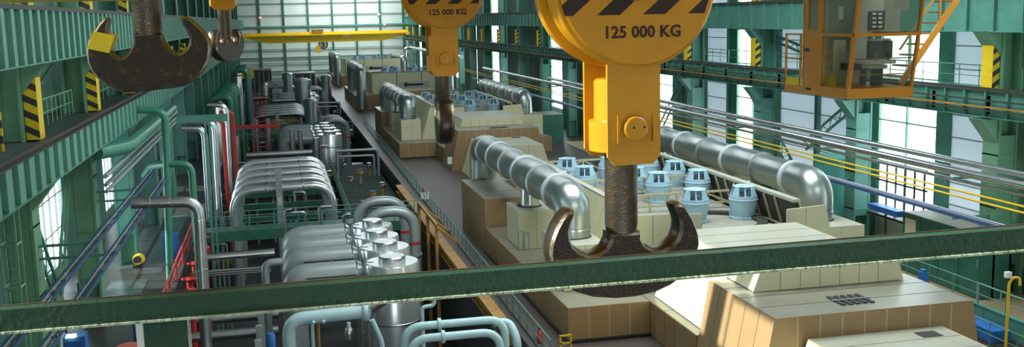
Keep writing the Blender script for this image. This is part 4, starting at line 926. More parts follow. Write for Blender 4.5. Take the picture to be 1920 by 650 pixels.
for x_ in (34.9, 35.9):
    for y_ in (38.6, 40.2): part('leg', MB().box(x_, x_ + 0.05, y_, y_ + 0.05, ZF + 0.06, ZF + 0.85), 'grey', tl, False)
for z_ in (0.45, 0.83): part('rail', MB().tube([(34.92, 38.6, ZF + z_), (35.92, 38.6, ZF + z_), (35.92, 40.2, ZF + z_), (34.92, 40.2, ZF + z_), (34.92, 38.6, ZF + z_)], 0.03, 6, 0.05), 'grey', tl)

# ------------------------------------------------------------------ left side: heaters, pipework, galleries
UN = ['near', 'second', 'third', 'far']
def heater_group(k, D):
    w = UN[k]; full = k < 2
    xs = [5.56, 5.58, 5.4, 5.45]; rs = [1.47, 1.45, 1.38, 1.3]; ys = [55.0, 58.9, 62.2, 65.6]
    for i in range(4):
        t = thing('heater_tank', '%s chrome flat-topped heater tank in the %s heater row' % (ORD[i], w), 'tank', (xs[i], ys[i] + D, ZP), 'chrome heater tanks')
        x, y, r, z = xs[i], ys[i] + D, rs[i], -13.05
        part('shell', MB().lathe([(r, ZP), (r, -17.0), (r, z - 0.12), (r - 0.06, z - 0.02), (0.4, z)], (x, y, 0), n=36), 'tank_chrome', t)
        part('lid', MB().lathe([(r * 0.5, z - 0.02), (r * 0.5, z + 0.26), (r * 0.46, z + 0.32), (0.1, z + 0.34)], (x, y - 0.1, 0), n=28), 'chrome', t)
        for zz in (-14.6, -16.4, -18.2): part('band', MB().lathe([(r, zz), (r + 0.03, zz + 0.02), (r + 0.03, zz + 0.1), (r, zz + 0.12)], (x, y, 0), n=36, caps=False), 'chrome_dull', t)
        if full:
            part('rail_hoop', MB().tube([(x - r - 0.08, y - 0.5, z - 2.0), (x - r - 0.08, y - 0.5, z + 0.15), (x - r + 0.4, y - 0.7, z + 0.15)], 0.035, 6, 0.1), 'grey', t)
            part('port', MB().cyl((x + 0.1, y - r - 0.03, -14.3), (x + 0.1, y - r + 0.05, -14.3), 0.06, n=10), 'black', t)
        # wide cladded duct: out of the tank, across and down
        zz = -13.62
        d = thing('clad_duct', '%s wide grey-clad duct bending down left of the %s heater row' % (ORD[i], w), 'duct', (0.3, y, ZP), 'clad ducts')
        rr = 0.66
        part('run', MB().tube([(x - r - 0.45, y + 0.3, zz), (0.25, y + 0.3, zz), (0.25, y + 0.3, -20)], rr, 22, 0.8, 6), 'clad_grey', d)
        part('end_cap', MB().lathe([(rr, 0), (rr * 1.02, 0.08), (rr * 0.8, 0.32), (rr * 0.4, 0.42)], (x - r - 0.5, y + 0.3, zz), (1, 0, 0), 22), 'chrome', d)
        part('seam_strip', MB().box(0.9, x - r - 0.5, y + 0.3 - rr - 0.02, y + 0.3 - rr + 0.02, zz - 0.03, zz + 0.03), 'dark_steel', d, False)
        if full:
            for q in range(3): part('stud', MB().cyl((1.5 + q * 0.8, y + 0.3, zz + rr - 0.02), (1.5 + q * 0.8, y + 0.3, zz + rr + 0.06), 0.05, n=8), 'chrome_dull', d)
    # grey pipe arches behind the tanks, with red bands
    for i, (y, a, pts) in enumerate([(68.0, 'front', [(5.3, -22), (5.3, -12.75), (8.5, -12.75), (8.5, -22)]), (72.0, 'rear', [(5.0, -22), (5.0, -12.7), (8.3, -12.7), (8.3, -22)])]):
        t = thing('pipe_arch', '%s thick grey pipe arch with red band behind the %s heater row' % (a, w), 'pipe', (pts[0][0], y + D, ZP))
        part('pipe', MB().tube([(p[0], y + D, p[1]) for p in pts], 0.36, 18, 1.5, 8), 'clad_grey', t)
        part('red_band', MB().lathe([(0.37, 0), (0.375, 0.02), (0.375, 0.18), (0.37, 0.2)], (pts[3][0], y + D, -15.1), n=18, caps=False), 'red', t)
        part('flange', MB().cyl((pts[3][0], y + D, -15.9), (pts[3][0], y + D, -15.75), 0.45, n=18), 'clad_grey', t)
    # five silver pipe arcs in parallel
    for i in range(5):
        y = 82 + 4 * i + D
        t = thing('silver_arc', '%s of five parallel silver pipe arcs in the %s bay' % (ORD[i], w), 'pipe', (-3.9, y, ZP), 'silver pipe arcs')
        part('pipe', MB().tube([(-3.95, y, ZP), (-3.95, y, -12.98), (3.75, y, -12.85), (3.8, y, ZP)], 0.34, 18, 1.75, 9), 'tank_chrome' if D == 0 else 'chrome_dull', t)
        for x_ in (-1.4, 1.5): part('strap', MB().lathe([(0.35, -0.05), (0.365, -0.04), (0.365, 0.04), (0.35, 0.05)], (x_, y, -12.93 + (x_ + 2.3) * 0.0256), (1, 0, 0.0256), 18, False), 'chrome_dull', t)
    cl = thing('support_column', 'grey-green square support column amid the silver arcs of the %s bay' % w, 'column', (-0.3, 80.8 + D, ZP))
    part('shaft', MB().box(-0.62, -0.12, 80.9 + D, 81.35 + D, ZP, -12.2 + (0.9 if k == 0 else 0)), 'clad_grey', cl, False)
    part('tag_plate', MB().box(-0.5, -0.25, 80.86 + D, 80.9 + D, -14.1, -13.5), 'wall_white', cl, False)
    # green foot bridge across the pit
    fb = thing('foot_bridge', 'green steel foot bridge with railings across the pit in the %s bay' % w, 'bridge', (2, 76 + D, -15.6))
    part('deck', MB().box(-6.3, 9.85, 76.2 + D, 78.0 + D, -15.12, -15.0), 'green_dark', fb, False)
    part('fascia', MB().box(-6.3, 9.85, 76.1 + D, 76.2 + D, -15.75, -15.0), 'green_dark', fb, False); part('fascia', MB().box(-6.3, 9.85, 78.0 + D, 78.1 + D, -15.75, -15.0), 'green_dark', fb, False)
    railing('green railing on the near side of the foot bridge in the %s bay' % w, (-6.2, 76.15 + D, -15.0), (9.8, 76.15 + D, -15.0), 1.1, 1.85, 'green', 0.032)
    railing('green railing on the far side of the foot bridge in the %s bay' % w, (-6.2, 78.05 + D, -15.0), (9.8, 78.05 + D, -15.0), 1.1, 1.85, 'green', 0.032)
    # lower-level cross pipes and plant in the pit
    for i in range(6):
        y = 40 + 6.2 * i + D; z = -17.5 - (i % 3) * 0.8
        lpipe('pit_pipe', '%s brown-silver pipe crossing low in the pit of the %s bay' % (ORD[i], w), [(-6.3 if k == 0 else -4.7, y, z), (-0.75 if 52 < y - D < 70 else 10.5, y, z)], 0.28, 'chrome_dull', 12, 'pipe', None, 'pit cross pipes')
    for i in range(5 if k == 0 else 0):
        y = 84 + 6.5 * i + D
        solo('pit_beam', MB().box(-6.3, 5.0, y, y + 0.35, -17.2, -16.7), 'green_dark', '%s dark green beam crossing the pit in the %s bay' % (ORD[i], w), 'beam', 'pit beams', False)
    for i in range(4):
        y = (87, 98.4, 104, 110)[i] + D
        m = thing('pump_unit', '%s yellow pump set low in the pit of the %s bay' % (ORD[i], w), 'pump', (-5.3, y, ZP), 'yellow pumps in the pit')
        part('motor', MB().lathe([(0.3, 0), (0.38, 0.1), (0.38, 1.2), (0.3, 1.3)], (-6.2, y, -19.6), (1, 0, 0), 18), 'yellow_pad', m)
        part('pump_casing', MB().lathe([(0.2, 0), (0.5, 0.1), (0.5, 0.3), (0.2, 0.4)], (-4.9, y, -19.6), (1, 0, 0), 18), 'ochre', m)
        part('bed', MB().box(-6.2, -4.5, y - 0.5, y + 0.5, ZP, -20.2), 'dark_steel', m, False)
for k, D in enumerate((0.0, 66.5, 131.0)): heater_group(k, D)

# pale blue pipes close to the near tank
pb = thing('blue_pipe', 'thick pale blue elbow pipe joining the nearest heater tank', 'pipe', (-0.2, 50, ZP))
part('pipe', MB().tube([(3.6, 50, -14.36), (-0.15, 50, -14.46), (-0.15, 50, ZP)], 0.34, 22, 0.85, 8), 'pipe_blue', pb)
part('nozzle', MB().cyl((3.6, 50, -14.36), (5.3, 53.2, -14.36), 0.36, n=20), 'chrome_dull', pb)
part('flange', MB().lathe([(0.47, 0), (0.49, 0.03), (0.49, 0.22), (0.47, 0.25)], (3.5, 50, -14.36), (1, 0, 0), 28), 'pipe_blue', pb)
for i in range(14):
    a = 2 * pi * i / 14; part('bolt', MB().cyl((3.45, 50 + 0.43 * cos(a), -14.36 + 0.43 * sin(a)), (3.8, 50 + 0.43 * cos(a), -14.36 + 0.43 * sin(a)), 0.03, n=6), 'pipe_blue', pb)
for x_ in (1.05, 1.55): part('boss', MB().cyl((x_, 49.75, -14.55), (x_, 49.55, -14.62), 0.08, n=10), 'pipe_blue', pb)
for y_, zt_, nm, x0_, x1_ in ((44.0, -13.52, 'upper', 4.85, 9.45), (43.0, -13.78, 'lower', 5.0, 9.0)):
    t = thing('blue_pipe', '%s of two pale blue hooped pipes at the bottom edge by the ochre beam' % nm, 'pipe', (x0_, y_, ZP))
    part('pipe', MB().tube([(x0_, y_, ZP), (x0_, y_, zt_), (x1_, y_, zt_), (x1_, y_, ZP)], 0.185, 16, 0.85, 8), 'pipe_blue', t)
    part('flange', MB().lathe([(0.2, -0.09), (0.29, -0.07), (0.29, 0.07), (0.2, 0.09)], (6.45, y_, zt_), (1, 0, 0), 18), 'pipe_blue', t)
lpipe('blue_pipe', 'short pale blue pipe bending down to the right of the hooped pipes', [(9.2, 45.2, -14.05), (9.9, 45.2, -14.05), (10.15, 44.6, -14.7), (10.15, 44.6, ZP)], 0.2, 'pipe_blue', 14)
lpipe('drain_pipe', 'thin pale crooked pipe beside the nearest heater tank', [(6.35, 49, ZP), (6.35, 49, -14.1), (6.95, 49, -14.05), (7.0, 49, -13.6)], 0.1, 'pipe_blue', 10, 'pipe', 0.18)
lpipe('drain_pipe', 'thin blue-grey upright pipe under the pale blue elbow', [(1.0, 50.5, ZP), (1.0, 50.5, -14.9)], 0.09, 'pipe_blue', 8)
lpipe('drain_pipe', 'slim rusty upright pipe under the pale blue elbow', [(1.3, 50.7, ZP), (1.3, 50.7, -14.9)], 0.07, 'ochre', 8)
lpipe('drain_pipe', 'curved blue-grey hose dropping from the nozzle of the nearest tank', [(3.9, 49.6, -14.7), (4.1, 49.6, -15.2), (4.35, 49.6, -15.9), (4.35, 49.6, -18)], 0.13, 'pipe_blue', 10)
lm = thing('gauge_lamp', 'clear bulkhead lamp hanging under the pale blue elbow pipe', 'lamp', (2.7, 49.4, -15.5))
part('stem', MB().cyl((2.75, 49.5, -14.7), (2.75, 49.5, -15.0), 0.09, n=10), 'pipe_blue', lm); part('bowl', MB().lathe([(0.13, -14.95), (0.2, -15.05), (0.21, -15.35), (0.14, -15.6), (0.03, -15.66)], (2.75, 49.5, 0), n=16), 'chrome', lm)
lm = thing('gauge_lamp', 'clear bulkhead lamp between the pale blue hooped pipes', 'lamp', (6.8, 42.4, -14.9))
part('bowl', MB().lathe([(0.1, 0), (0.24, 0.06), (0.24, 0.3), (0.1, 0.42)], (6.95, 42.2, -14.5), n=16), 'chrome', lm); part('stem', MB().cyl((6.95, 42.2, -14.5), (6.95, 42.2, -22), 0.06, n=8), 'pipe_blue', lm)
# chrome angle pipe at the left and its neighbours
t = thing('angle_pipe', 'chrome-clad pipe turning from level to upright at the left', 'pipe', (-4, 50, ZP))
part('run', MB().tube([(-7.0, 50, -8.2), (-4.0, 50, -8.3), (-4.15, 50, ZP)], 0.27, 18, 0.75, 7), 'chrome_dull', t)
for z_ in (-9.2, -11.6, -13.0): part('band', MB().lathe([(0.275, -0.04), (0.29, -0.03), (0.29, 0.03), (0.275, 0.04)], (-4.01 + (z_ + 8.3) * 0.011, 50, z_), n=18, caps=False), 'chrome', t)
for x_ in (-6.2, -5.3): part('band', MB().lathe([(0.275, -0.04), (0.29, -0.03), (0.29, 0.03), (0.275, 0.04)], (x_, 50, -8.2 - (x_ + 7) * 0.033), (1, 0, 0), 18, False), 'chrome', t)
lpipe('cross_pipe', 'chrome pipe running level from the upright pipe to the clad ducts', [(-4.9, 57, -12.6), (-0.7, 57, -12.55)], 0.22, 'chrome', 16)
for i in range(3): lpipe('cross_pipe', '%s thin pipe below the level chrome pipe' % ORD[i], [(-5.2, 57.5 + i, -13.5 - 0.35 * i), (-1.0, 57.5 + i, -13.5 - 0.35 * i)], 0.09, 'chrome_dull', 8)
lpipe('elbow_pipe', 'pale grey elbow pipe at the left end of the clad ducts', [(-0.3, 56.4, -13.0), (-1.25, 56.4, -13.0), (-1.25, 56.4, ZP)], 0.22, 'clad_grey', 14, 'pipe', 0.7)
for i in range(7):
    y = 44.5 + i * 0.8; z = -14.4 - 0.28 * i
    lpipe('rack_pipe', '%s level pipe of the rack low at the bottom left' % ORD[i], [(-4.6, y, z), (-1.6, y, z)], 0.12 if i % 2 else 0.17, 'chrome_dull' if i % 3 else 'chrome', 10, 'pipe', None, 'rack pipes')
rk = thing('pipe_rack', 'grey steel rack post holding the level pipes at the bottom left', 'rack', (-1.5, 46, ZP))
for y_ in (44.2, 46.4, 50.2): part('upright', MB().box(-1.6, -1.3, y_, y_ + 0.25, ZP, -13.6), 'clad_grey', rk, False)
lpipe('flue_pipe', 'fat chrome pipe slanting down behind the handrail post', [(-4.4, 43.2, -13.6), (-3.6, 43.2, -14.3), (-2.6, 43.2, -15.2)], 0.22, 'chrome', 14)
for i, (x_, z_) in enumerate([(-0.95, -14.6), (-0.95, -15.6)]):
    t = thing('actuator', '%s bright blue valve actuator at the bottom left' % ['upper', 'lower'][i], 'valve', (x_, 46, z_)); part('body', MB().lathe([(0.14, 0), (0.2, 0.06), (0.2, 0.66), (0.14, 0.75)], (x_, 46, z_), n=14), 'blue', t); part('stem', MB().cyl((x_, 46, z_ - 0.3), (x_, 46, z_), 0.07, n=8), 'dark_steel', t)
# long runs below the left girder
for i, (z_, m_, r_) in enumerate([(-6.75, 'clad_grey', 0.11), (-7.15, 'chrome_dull', 0.09), (-7.45, 'clad_grey', 0.09)]):
    lpipe('conduit', '%s grey conduit running under the left lower girder' % ['upper', 'middle', 'lower'][i], [(-7.9, 49, z_), (-7.9, 84, z_)], r_, m_, 8)
for i, (x_, z_) in enumerate([(-7.4, -8.25), (-6.8, -8.75)]):
    t = thing('cable_tray', '%s blue cable tray along the left columns' % ['upper', 'lower'][i], 'cable tray', (x_, 24, z_))
    for s_ in (0, 0.32): part('side_rail', MB().box(x_ + s_, x_ + s_ + 0.03, 22, 61, z_, z_ + 0.12), 'blue_tray', t, False)
    for q in range(23): part('rung', MB().box(x_, x_ + 0.32, 24 + q * 1.6, 24.12 + q * 1.6, z_, z_ + 0.04), 'blue', t, False)
    for q in range(2): part('cable', MB().cyl((x_ + 0.1 + 0.12 * q, 22, z_ + 0.08), (x_ + 0.1 + 0.12 * q, 61, z_ + 0.08), 0.03, n=6), ['grey', 'dark_steel', 'blue_tray'][q], t)
    for q in range(2): part('bracket', MB().box(-9.28, x_ + 0.32, YLC[3 + q] - 0.05, YLC[3 + q] + 0.05, z_ - 0.1, z_), 'green', t, False)
# green pipework under the left girder
t = thing('green_pipe', 'fat green pipe sweeping out from under the left girder and along it', 'pipe', (-8, 55, -6.2))
part('pipe', MB().tube([(-8.6, 51.5, -5.95), (-7.55, 54.5, -6.05), (-7.6, 78, -6.05)], 0.34, 18, 1.1, 7), 'green_pipe', t)
t = thing('green_pipe', 'tall green pipe with a looped branch at the left', 'pipe', (-6.5, 62, ZF))
part('riser', MB().tube([(-7.95, 62, -4.75), (-6.45, 62, -4.95), (-6.85, 62, ZF)], 0.22, 16, 0.6, 7), 'green_pipe', t)
part('loop', MB().tube([(-6.5, 62, -8.0), (-5.2, 62, -8.05), (-5.2, 62, ZP)], 0.2, 16, 0.7, 7), 'green_pipe', t)
part('branch', MB().tube([(-6.5, 62, -8.0), (-7.6, 64, -8.3), (-8.3, 66, -9.2)], 0.24, 14, 0.6, 6), 'green_pipe', t)
solo('green_beam', MB().box(-7.0, -3.6, 74.0, 74.4, -6.75, -6.25), 'green', 'green cross beam between the pipes under the left girder', 'beam', smooth=False)
for i, x_ in enumerate((-5.2, -4.9)): solo('green_post', MB().box(x_, x_ + 0.16, 74.05, 74.25, ZP, -6.75), 'green', '%s slim green post under the green cross beam' % ['left', 'right'][i], 'post', smooth=False)
for k, (y0, n_, w) in enumerate([(120.0, 5, 'second'), (186.0, 4, 'third')]):
    for i in range(n_):
        y = y0 + 5.5 * i
        lpipe('green_arch', '%s green pipe arch at the left of the %s bay' % (ORD[i], w), [(-7.9, y, ZF), (-7.6, y, -8.3), (-5.35, y, -8.1), (-5.35, y, ZP)], 0.36, 'green_pipe', 14, 'pipe', 1.5, 'green pipe arches')
    v = thing('chrome_vessel', 'upright chrome vessel between the green arches of the %s bay' % w, 'vessel', (-6.5, y0 - 1.6, ZF))
    part('shell', MB().lathe([(0.75, ZF), (0.75, -8.8), (0.6, -8.4), (0.2, -8.2)], (-6.75, y0 - 4.2, 0), n=20), 'chrome', v); part('red_band', MB().lathe([(0.77, -8.95), (0.79, -8.8), (0.77, -8.7)], (-6.75, y0 - 4.2, 0), n=20, caps=False), 'red', v)
# chrome risers and red steel near them
for i, (x_, y_, z_) in enumerate([(-5.6, 80, -7.75), (-5.15, 85, -7.75), (-4.65, 95, -7.2)]):
    lpipe('chrome_riser', '%s chrome riser pipe with a bent top left of the silver arcs' % ['front', 'middle', 'rear'][i], [(x_ - 1.6, y_, z_ + 0.1), (x_, y_, z_), (x_ - 0.1, y_, ZP)], 0.24, 'chrome', 16, 'pipe', 0.8)
for i, (x_, y_, h_) in enumerate([(-5.45, 90, -8.6), (-4.9, 93, -8.6), (-5.1, 100, -8.4), (-4.4, 101, -8.6)]):
    solo('red_post', MB().tube([(x_, y_, ZP), (x_, y_, h_), (x_ - 0.4, y_, h_ + 0.3)], 0.2, 10), 'red', '%s red upright pipe behind the chrome risers' % ORD[i], 'pipe')
solo('red_beam', MB().box(-5.6, 0.0, 117.0, 117.35, -11.6, -11.2), 'red', 'red cross beam in front of the second bay', 'beam', smooth=False)
st = thing('red_stair', 'red steel stair with blue side panel beyond the second bay pipes', 'stair', (-1.8, 118, ZF))
for x_ in (-3.0, -1.6): part('stringer', MB().bar((x_, 116, -15), (x_, 127, -8.0), 0.08, 0.35), 'red', st, False)
for q in range(14): part('tread', MB().box(-3.0, -1.6, 116.3 + q * 0.77, 116.6 + q * 0.77, -14.8 + q * 0.49, -14.74 + q * 0.49), 'red', st, False)
part('side_panel', MB().prism([(-3.15, 118, -13.6), (-3.15, 127, -7.9), (-3.15, 127, -6.6), (-3.15, 118, -12.3)], (0.05, 0, 0)), 'blue', st, False)
railing('red handrail along the left edge of the pit', (-6.5, 54, ZF), (-6.5, 79, ZF), 1.1, 4.0, 'red', 0.06, mids=1)
for i in range(5):
    y = 57.5 + i * 4
    t = thing('red_valve', '%s red valve set beside the pit edge handrail' % ORD[i], 'valve', (-5.6, y, ZP), 'red valves along the pit edge')
    part('body', MB().lathe([(0.3, 0), (0.42, 0.2), (0.42, 0.7), (0.2, 0.9), (0.2, 1.3)], (-5.7, y, -16.2), n=14), 'red', t); part('wheel', MB().lathe([(0.42, 0), (0.5, 0.03), (0.42, 0.06)], (-5.7, y, -14.8), n=16), 'red', t); part('pipe', MB().cyl((-5.7, y, ZP), (-5.7, y, -16.1), 0.22, n=12), 'red', t)
t = thing('red_valve', 'bright red hand-wheel valve behind the sunlit flank of the handrail post', 'valve', (-6.9, 46, ZF))
part('body', MB().lathe([(0.3, 0), (0.5, 0.25), (0.45, 0.8), (0.2, 1.0)], (-7.0, 46, ZF), n=14), 'red_pale', t); part('wheel', MB().lathe([(0.4, 0), (0.52, 0.04), (0.4, 0.08)], (-7.0, 46, ZF + 1.1), n=16), 'red_pale', t)
solo('blue_cylinder', MB().lathe([(0.16, 0), (0.2, 0.08), (0.2, 1.5), (0.1, 1.7)], (-6.9, 48.2, ZF), n=14), 'blue', 'bright blue upright cylinder behind the red hand-wheel valve', 'cylinder')
for i, (x0_, x1_, y0_, y1_) in enumerate([(-10.3, -8.2, 56.5, 63.0), (-8.9, -7.6, 64.5, 84), (-10.3, -9.2, 66, 84)]):
    solo('floor_plate', MB().box(x0_, x1_, y0_, y1_, ZF, ZF + 0.03), 'plate', '%s strip of shiny chequer plate on the left aisle floor' % ['near wide', 'long inner', 'long outer'][i], 'floor plate', smooth=False)
for i, (x_, y_, m_, lab) in enumerate([(-9.4, 47.2, 'blue', 'bright blue cabinet on the left aisle floor with a lit lamp'), (-10.6, 57.5, 'blue', 'tall blue drum stand beside the second left column'), (-7.4, 69.0, 'blue', 'small blue motor box beside the red handrail')]):
    t = thing('aisle_cabinet', lab, 'cabinet', (x_, y_, ZF)); part('body', MB().box(x_ - 0.45, x_ + 0.45, y_ - 0.4, y_ + 0.4, ZF, ZF + 1.5), m_, t, False); part('door', MB().box(x_ - 0.38, x_ + 0.38, y_ - 0.44, y_ - 0.4, ZF + 0.15, ZF + 1.35), m_, t, False)
    if i == 0: part('lamp', MB().box(x_ - 0.3, x_ + 0.1, y_ - 0.5, y_ - 0.2, ZF + 1.5, ZF + 1.6), 'lamp_warm', t, False)
t = thing('barrier_reel', 'black and yellow striped hose reel on the left aisle', 'reel', (-9.6, 68, ZF)); part('reel', MB().lathe([(0.3, 0), (0.34, 0.1), (0.34, 0.4), (0.3, 0.5)], (-9.2, 66.3, ZF + 0.5), (0.3, 1, 0), 18), 'yellow_pad', t); part('hub', MB().cyl((-9.2, 66.0, ZF + 0.55), (-9.05, 66.7, ZF + 0.55), 0.22, n=12), 'pad_black', t); part('frame', MB().box(-9.5, -8.9, 66.2, 66.9, ZF, ZF + 0.15), 'pad_black', t, False)
# ochre beams and railing along the right pit edge
ob = thing('ochre_beam', 'long rusty ochre rail beam along the right edge of the pit', 'beam', (10.4, 42, ZF))
part('top_plate', MB().box(9.9, 10.5, 46, 92, -14.9, -14.82), 'ochre', ob, False); part('web', MB().box(10.1, 10.3, 46, 92, -15.4, -14.9), 'ochre', ob, False); part('bottom_plate', MB().box(9.9, 10.5, 46, 92, -15.5, -15.4), 'ochre', ob, False)
for i in range(12): part('bracket', MB().box(10.3, 10.6, 48 + i * 3.6, 48.3 + i * 3.6, -15.4, -14.9), 'ochre', ob, False)
of = thing('ochre_gantry', 'rusty ochre steel frame standing at the pit edge behind the foot bridge', 'gantry', (9.5, 72, ZF))
for y_ in (66, 70, 74.5): 
    part('upright', MB().box(9.6, 9.8, y_, y_ + 0.2, ZP, -13.5), 'ochre', of, False); part('arm', MB().bar((9.7, y_, -13.6), (11.0, y_ - 1.0, -14.6), 0.15, 0.15), 'ochre', of, False)
part('rail', MB().box(9.62, 9.78, 66, 74.7, -13.6, -13.4), 'ochre', of, False)
railing('teal-green railing along the right edge of the pit beside the nearest turbine', (10.95, 41.5, ZF), (11.35, 88, ZF), 1.1, 1.55, 'green', 0.028, toe=0.12)
railing('teal-green railing along the right edge of the pit beside the second turbine', (11.35, 88.5, ZF), (11.9, 150, ZF), 1.1, 1.6, 'green', 0.03, toe=0.12)
def extinguisher(label, x, y):
    t = thing('fire_extinguisher', label, 'extinguisher', (x, y, ZF)); part('bottle', MB().lathe([(0.1, 0.0), (0.13, 0.03), (0.13, 0.5), (0.06, 0.62)], (x, y, ZF), n=14), 'red', t); part('nozzle', MB().cyl((x, y, ZF + 0.6), (x, y, ZF + 0.72), 0.04, n=8), 'black', t)
extinguisher('red fire extinguisher by the near end of the teal railing', 11.2, 44.6)
extinguisher('red fire extinguisher beside the foot bridge at the railing', 11.6, 86.0)
solo('notice_board', MB().box(11.2, 11.9, 84.5, 84.55, ZF, ZF + 0.6), 'white', 'small white notice by the extinguisher at the foot bridge', 'notice', smooth=False)
yf_ = thing('safety_barrier', 'small yellow barrier frame at the foot of the brown base corner', 'barrier', (11.9, 43.2, ZF)); 
for x_ in (11.75, 12.25): part('leg', MB().box(x_, x_ + 0.08, 43.0, 43.08, ZF, ZF + 0.75), 'yellow_pad', yf_, False)
for z_ in (0.35, 0.7): part('rail', MB().box(11.75, 12.33, 43.0, 43.06, ZF + z_, ZF + z_ + 0.08), 'yellow_pad', yf_, False)
# distant clutter on the left: exhaust stacks and dark plant blocks of the far bays
for i, (px, y_, r_, z_) in enumerate([(566, 175, 1.3, -9.6), (580, 146.8, 0.9, -11.0), (540, 205, 0.9, -10.0), (495, 172, 0.6, -10.0), (612, 196, 0.9, -10.2)]):
    p_ = at(px, 160, y_); v = thing('exhaust_stack', '%s dull upright stack among the far pipework' % ['tall capped', 'short wide', 'slim rear', 'slim left', 'right rear'][i], 'stack', (p_.x, y_, ZP))
    part('shell', MB().lathe([(r_, ZP), (r_, z_ - 0.8)], (p_.x, y_, 0), n=20), 'chrome_dull', v); part('cap', MB().lathe([(r_ * 1.15, z_ - 0.8), (r_ * 1.15, z_), (r_ * 0.7, z_ + 0.3)], (p_.x, y_, 0), n=20), 'chrome_dull', v)
for i, (px, y_, z_, r_) in enumerate([(440, 112, -11.8, 0.3), (452, 135, -9.0, 0.35), (478, 128, -11.6, 0.3), (500, 128, -11.6, 0.3), (545, 118, -12.0, 0.28), (560, 119, -12.2, 0.28), (590, 112, -12.4, 0.3)]):
    p_ = at(px, 200, y_); lpipe('short_riser', '%s upright silver riser in the far pit' % ORD[i], [(p_.x, y_, ZP), (p_.x, y_, z_)], r_, 'chrome', 14)
for i, (x0_, x1_, y0_, y1_, z_) in enumerate([(-3.5, 3, 104.2, 106, -13.4), (-1.0, 2.6, 171.5, 174, -13.0), (-4.3, -1.6, 167.4, 169.8, -12.2), (1, 8.5, 245, 262, -12.2), (-6, -1.5, 252, 270, -11.5)]):
    t = thing('plant_block', '%s dark plant block in the far part of the pit' % ORD[i], 'machine', ((x0_ + x1_) / 2, y0_, ZP)); part('body', MB().box(x0_, x1_, y0_, y1_, ZP, z_), 'dark_steel', t, False)
    for q in range(4): part('rib', MB().box(x0_ + (x1_ - x0_) * (q + 0.4) / 4, x0_ + (x1_ - x0_) * (q + 0.55) / 4, y0_ - 0.1, y0_, ZP, z_), 'clad_grey', t, False)
    part('top_pipe', MB().cyl((x0_, y0_ + 1, z_ + 0.3), (x1_, y0_ + 1, z_ + 0.3), 0.3, n=14), 'chrome_dull', t)
ys_ = at(460, 124, 240); t = thing('yellow_tank', 'plain yellow box under the far end of the left girder', 'box', (ys_.x, 240, ZF)); part('body', MB().box(ys_.x - 1.6, ys_.x + 1.6, 239, 242, -12.4, -10.0), 'yellow_far', t, False); part('stand', MB().box(ys_.x - 1.2, ys_.x + 1.2, 240, 241, ZF, -12.4), 'dark_steel', t, False)

# small pipework filling the pit
rnd = random.Random(11)
for k, (D, w) in enumerate(((0.0, 'near'), (66.5, 'second'))):
    for i in range(18):
        y = 99.5 + rnd.random() * 18 + D if i % 3 else 70 + rnd.random() * 11 + D
        x = -6.0 + rnd.random() * 15; z = -16.5 + rnd.random() * 3.6
        if 3 < x < 9.5 and y - D < 76: x -= 7
        x = max(min(x, 4.2), -4.5)
        if y - D < 82: y = 72.5 + D + (y - D - 70) * 0.27
        if y > 160: y = 166 + (y - 166) * 0.1; x = min(max(x, -2.2), 4.2)
        lpipe('pit_riser', '%s thin upright pipe amid the pit pipework of the %s bay' % (ORD[i], w), [(x, y, ZP), (x, y, z), (x + rnd.choice((-0.9, 0.9, 0.5)), y, z)], 0.07 + 0.1 * rnd.random(), rnd.choice(['chrome_dull', 'chrome', 'clad_grey', 'green_pipe', 'chrome_dull', 'pipe_blue']), 8, 'pipe', 0.25, 'thin pit risers')
    for i in range(14):
        y = 99 + rnd.random() * 19 + D; z = -18.5 + rnd.random() * 4.2; x = -5.6 + rnd.random() * 7
        if k: y = 165.3 + (i % 7) * 0.22; z = -18 + 0.3 * i; x = -2.4 + (i % 3) * 0.4
        elif 102.8 < y < 106.3: y += 4
        if 109.5 < y < 110.9: y += 1.6
        lpipe('pit_run', '%s level pipe amid the pit pipework of the %s bay' % (ORD[i], w), [(x, y, z), (x + 3 + rnd.random() * 2.5, y, z)], 0.08 + 0.14 * rnd.random(), rnd.choice(['chrome_dull', 'chrome_dull', 'clad_grey', 'ochre', 'green_pipe']), 8, 'pipe', None, 'level pit pipes')

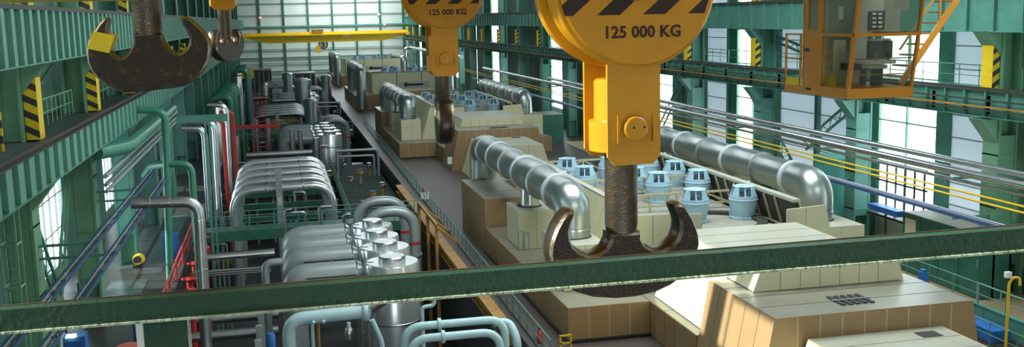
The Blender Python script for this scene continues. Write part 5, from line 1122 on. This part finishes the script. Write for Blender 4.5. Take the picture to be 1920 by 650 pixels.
# green decks low in the pit beside the turbine side
for k, (y0, y1, w) in enumerate(((84.0, 119.0, 'near'), (150.5, 184.0, 'second'))):
    t = thing('pit_deck', 'low green service deck in the pit beside the turbine walkway of the %s bay' % w, 'deck', (7.5, y0, -16.6))
    for i in range(14):
        a = y0 + (y1 - y0) * i / 14; part('grating', MB().box(5.2, 10.4, a + 0.04, y0 + (y1 - y0) * (i + 1) / 14 - 0.04, -16.6, -16.5), 'deck_dark', t, False)
    for x_ in (5.3, 10.2): part('beam', MB().box(x_, x_ + 0.2, y0, y1, -16.9, -16.6), 'green_dark', t, False)
    for i in range(6):
        a = y0 + 1 + i * (y1 - y0 - 2) / 5; part('leg', MB().box(5.3, 5.5, a, a + 0.2, ZP, -16.9), 'green_dark', t, False)
    railing('green handrail along the low service deck of the %s bay' % w, (5.3, y0, -16.5), (5.3, y1, -16.5), 1.1, 2.4, 'green', 0.03)
    for i in range(7):
        y = y0 + 2 + i * 4.6; x = 6.4 + (i % 3) * 1.3
        v = thing('deck_valve', '%s small valve stand on the low service deck of the %s bay' % (ORD[i], w), 'valve', (x, y, -16.5), 'valve stands on the low deck')
        part('stem', MB().cyl((x, y, -16.5), (x, y, -15.6), 0.12, n=10), ['chrome', 'clad_grey', 'ochre'][i % 3], v); part('bonnet', MB().lathe([(0.12, 0), (0.3, 0.12), (0.3, 0.35), (0.1, 0.5)], (x, y, -15.6), n=12), ['chrome_dull', 'ochre', 'chrome'][i % 3], v); part('wheel', MB().lathe([(0.24, 0), (0.28, 0.02), (0.24, 0.04)], (x, y, -15.05), n=12), ['red', 'blue', 'chrome'][i % 3], v)
    t = thing('pipe_goalpost', 'pale grey double pipe frame standing on the low deck of the %s bay' % w, 'pipe', (7, y0 + 20, -16.5))
    yy = y0 + 25
    part('upper_pipe', MB().tube([(5.6, yy, -13.6), (10.0, yy, -13.6), (10.0, yy, -16.5)], 0.14, 10), 'clad_grey', t); part('lower_pipe', MB().tube([(5.6, yy + 0.6, -14.3), (9.6, yy + 0.6, -14.3), (9.6, yy + 0.6, -16.5)], 0.12, 10), 'clad_grey', t); part('leg', MB().cyl((5.7, yy, -16.5), (5.7, yy, -13.6), 0.12, n=10), 'clad_grey', t)

for i, (px, py, m_, lab) in enumerate([(488, 33, 'lamp_red', 'small red warning lamp high on the left of the far wall'), (721, 46, 'lamp_red', 'small red warning lamp at the right end of the far wall beam'), (710, 27, 'lamp_warm', 'small warm lamp high on the right of the far wall')]):
    p_ = at(px, py, YF - 0.7); t = thing('wall_lamp', lab, 'lamp', p_)
    part('housing', MB().box(p_.x - 0.35, p_.x + 0.35, YF - 0.62, YF - 0.5, p_.z - 0.25, p_.z + 0.25), 'grey', t, False); part('lens', MB().box(p_.x - 0.28, p_.x + 0.28, YF - 0.72, YF - 0.62, p_.z - 0.18, p_.z + 0.18), m_, t, False)
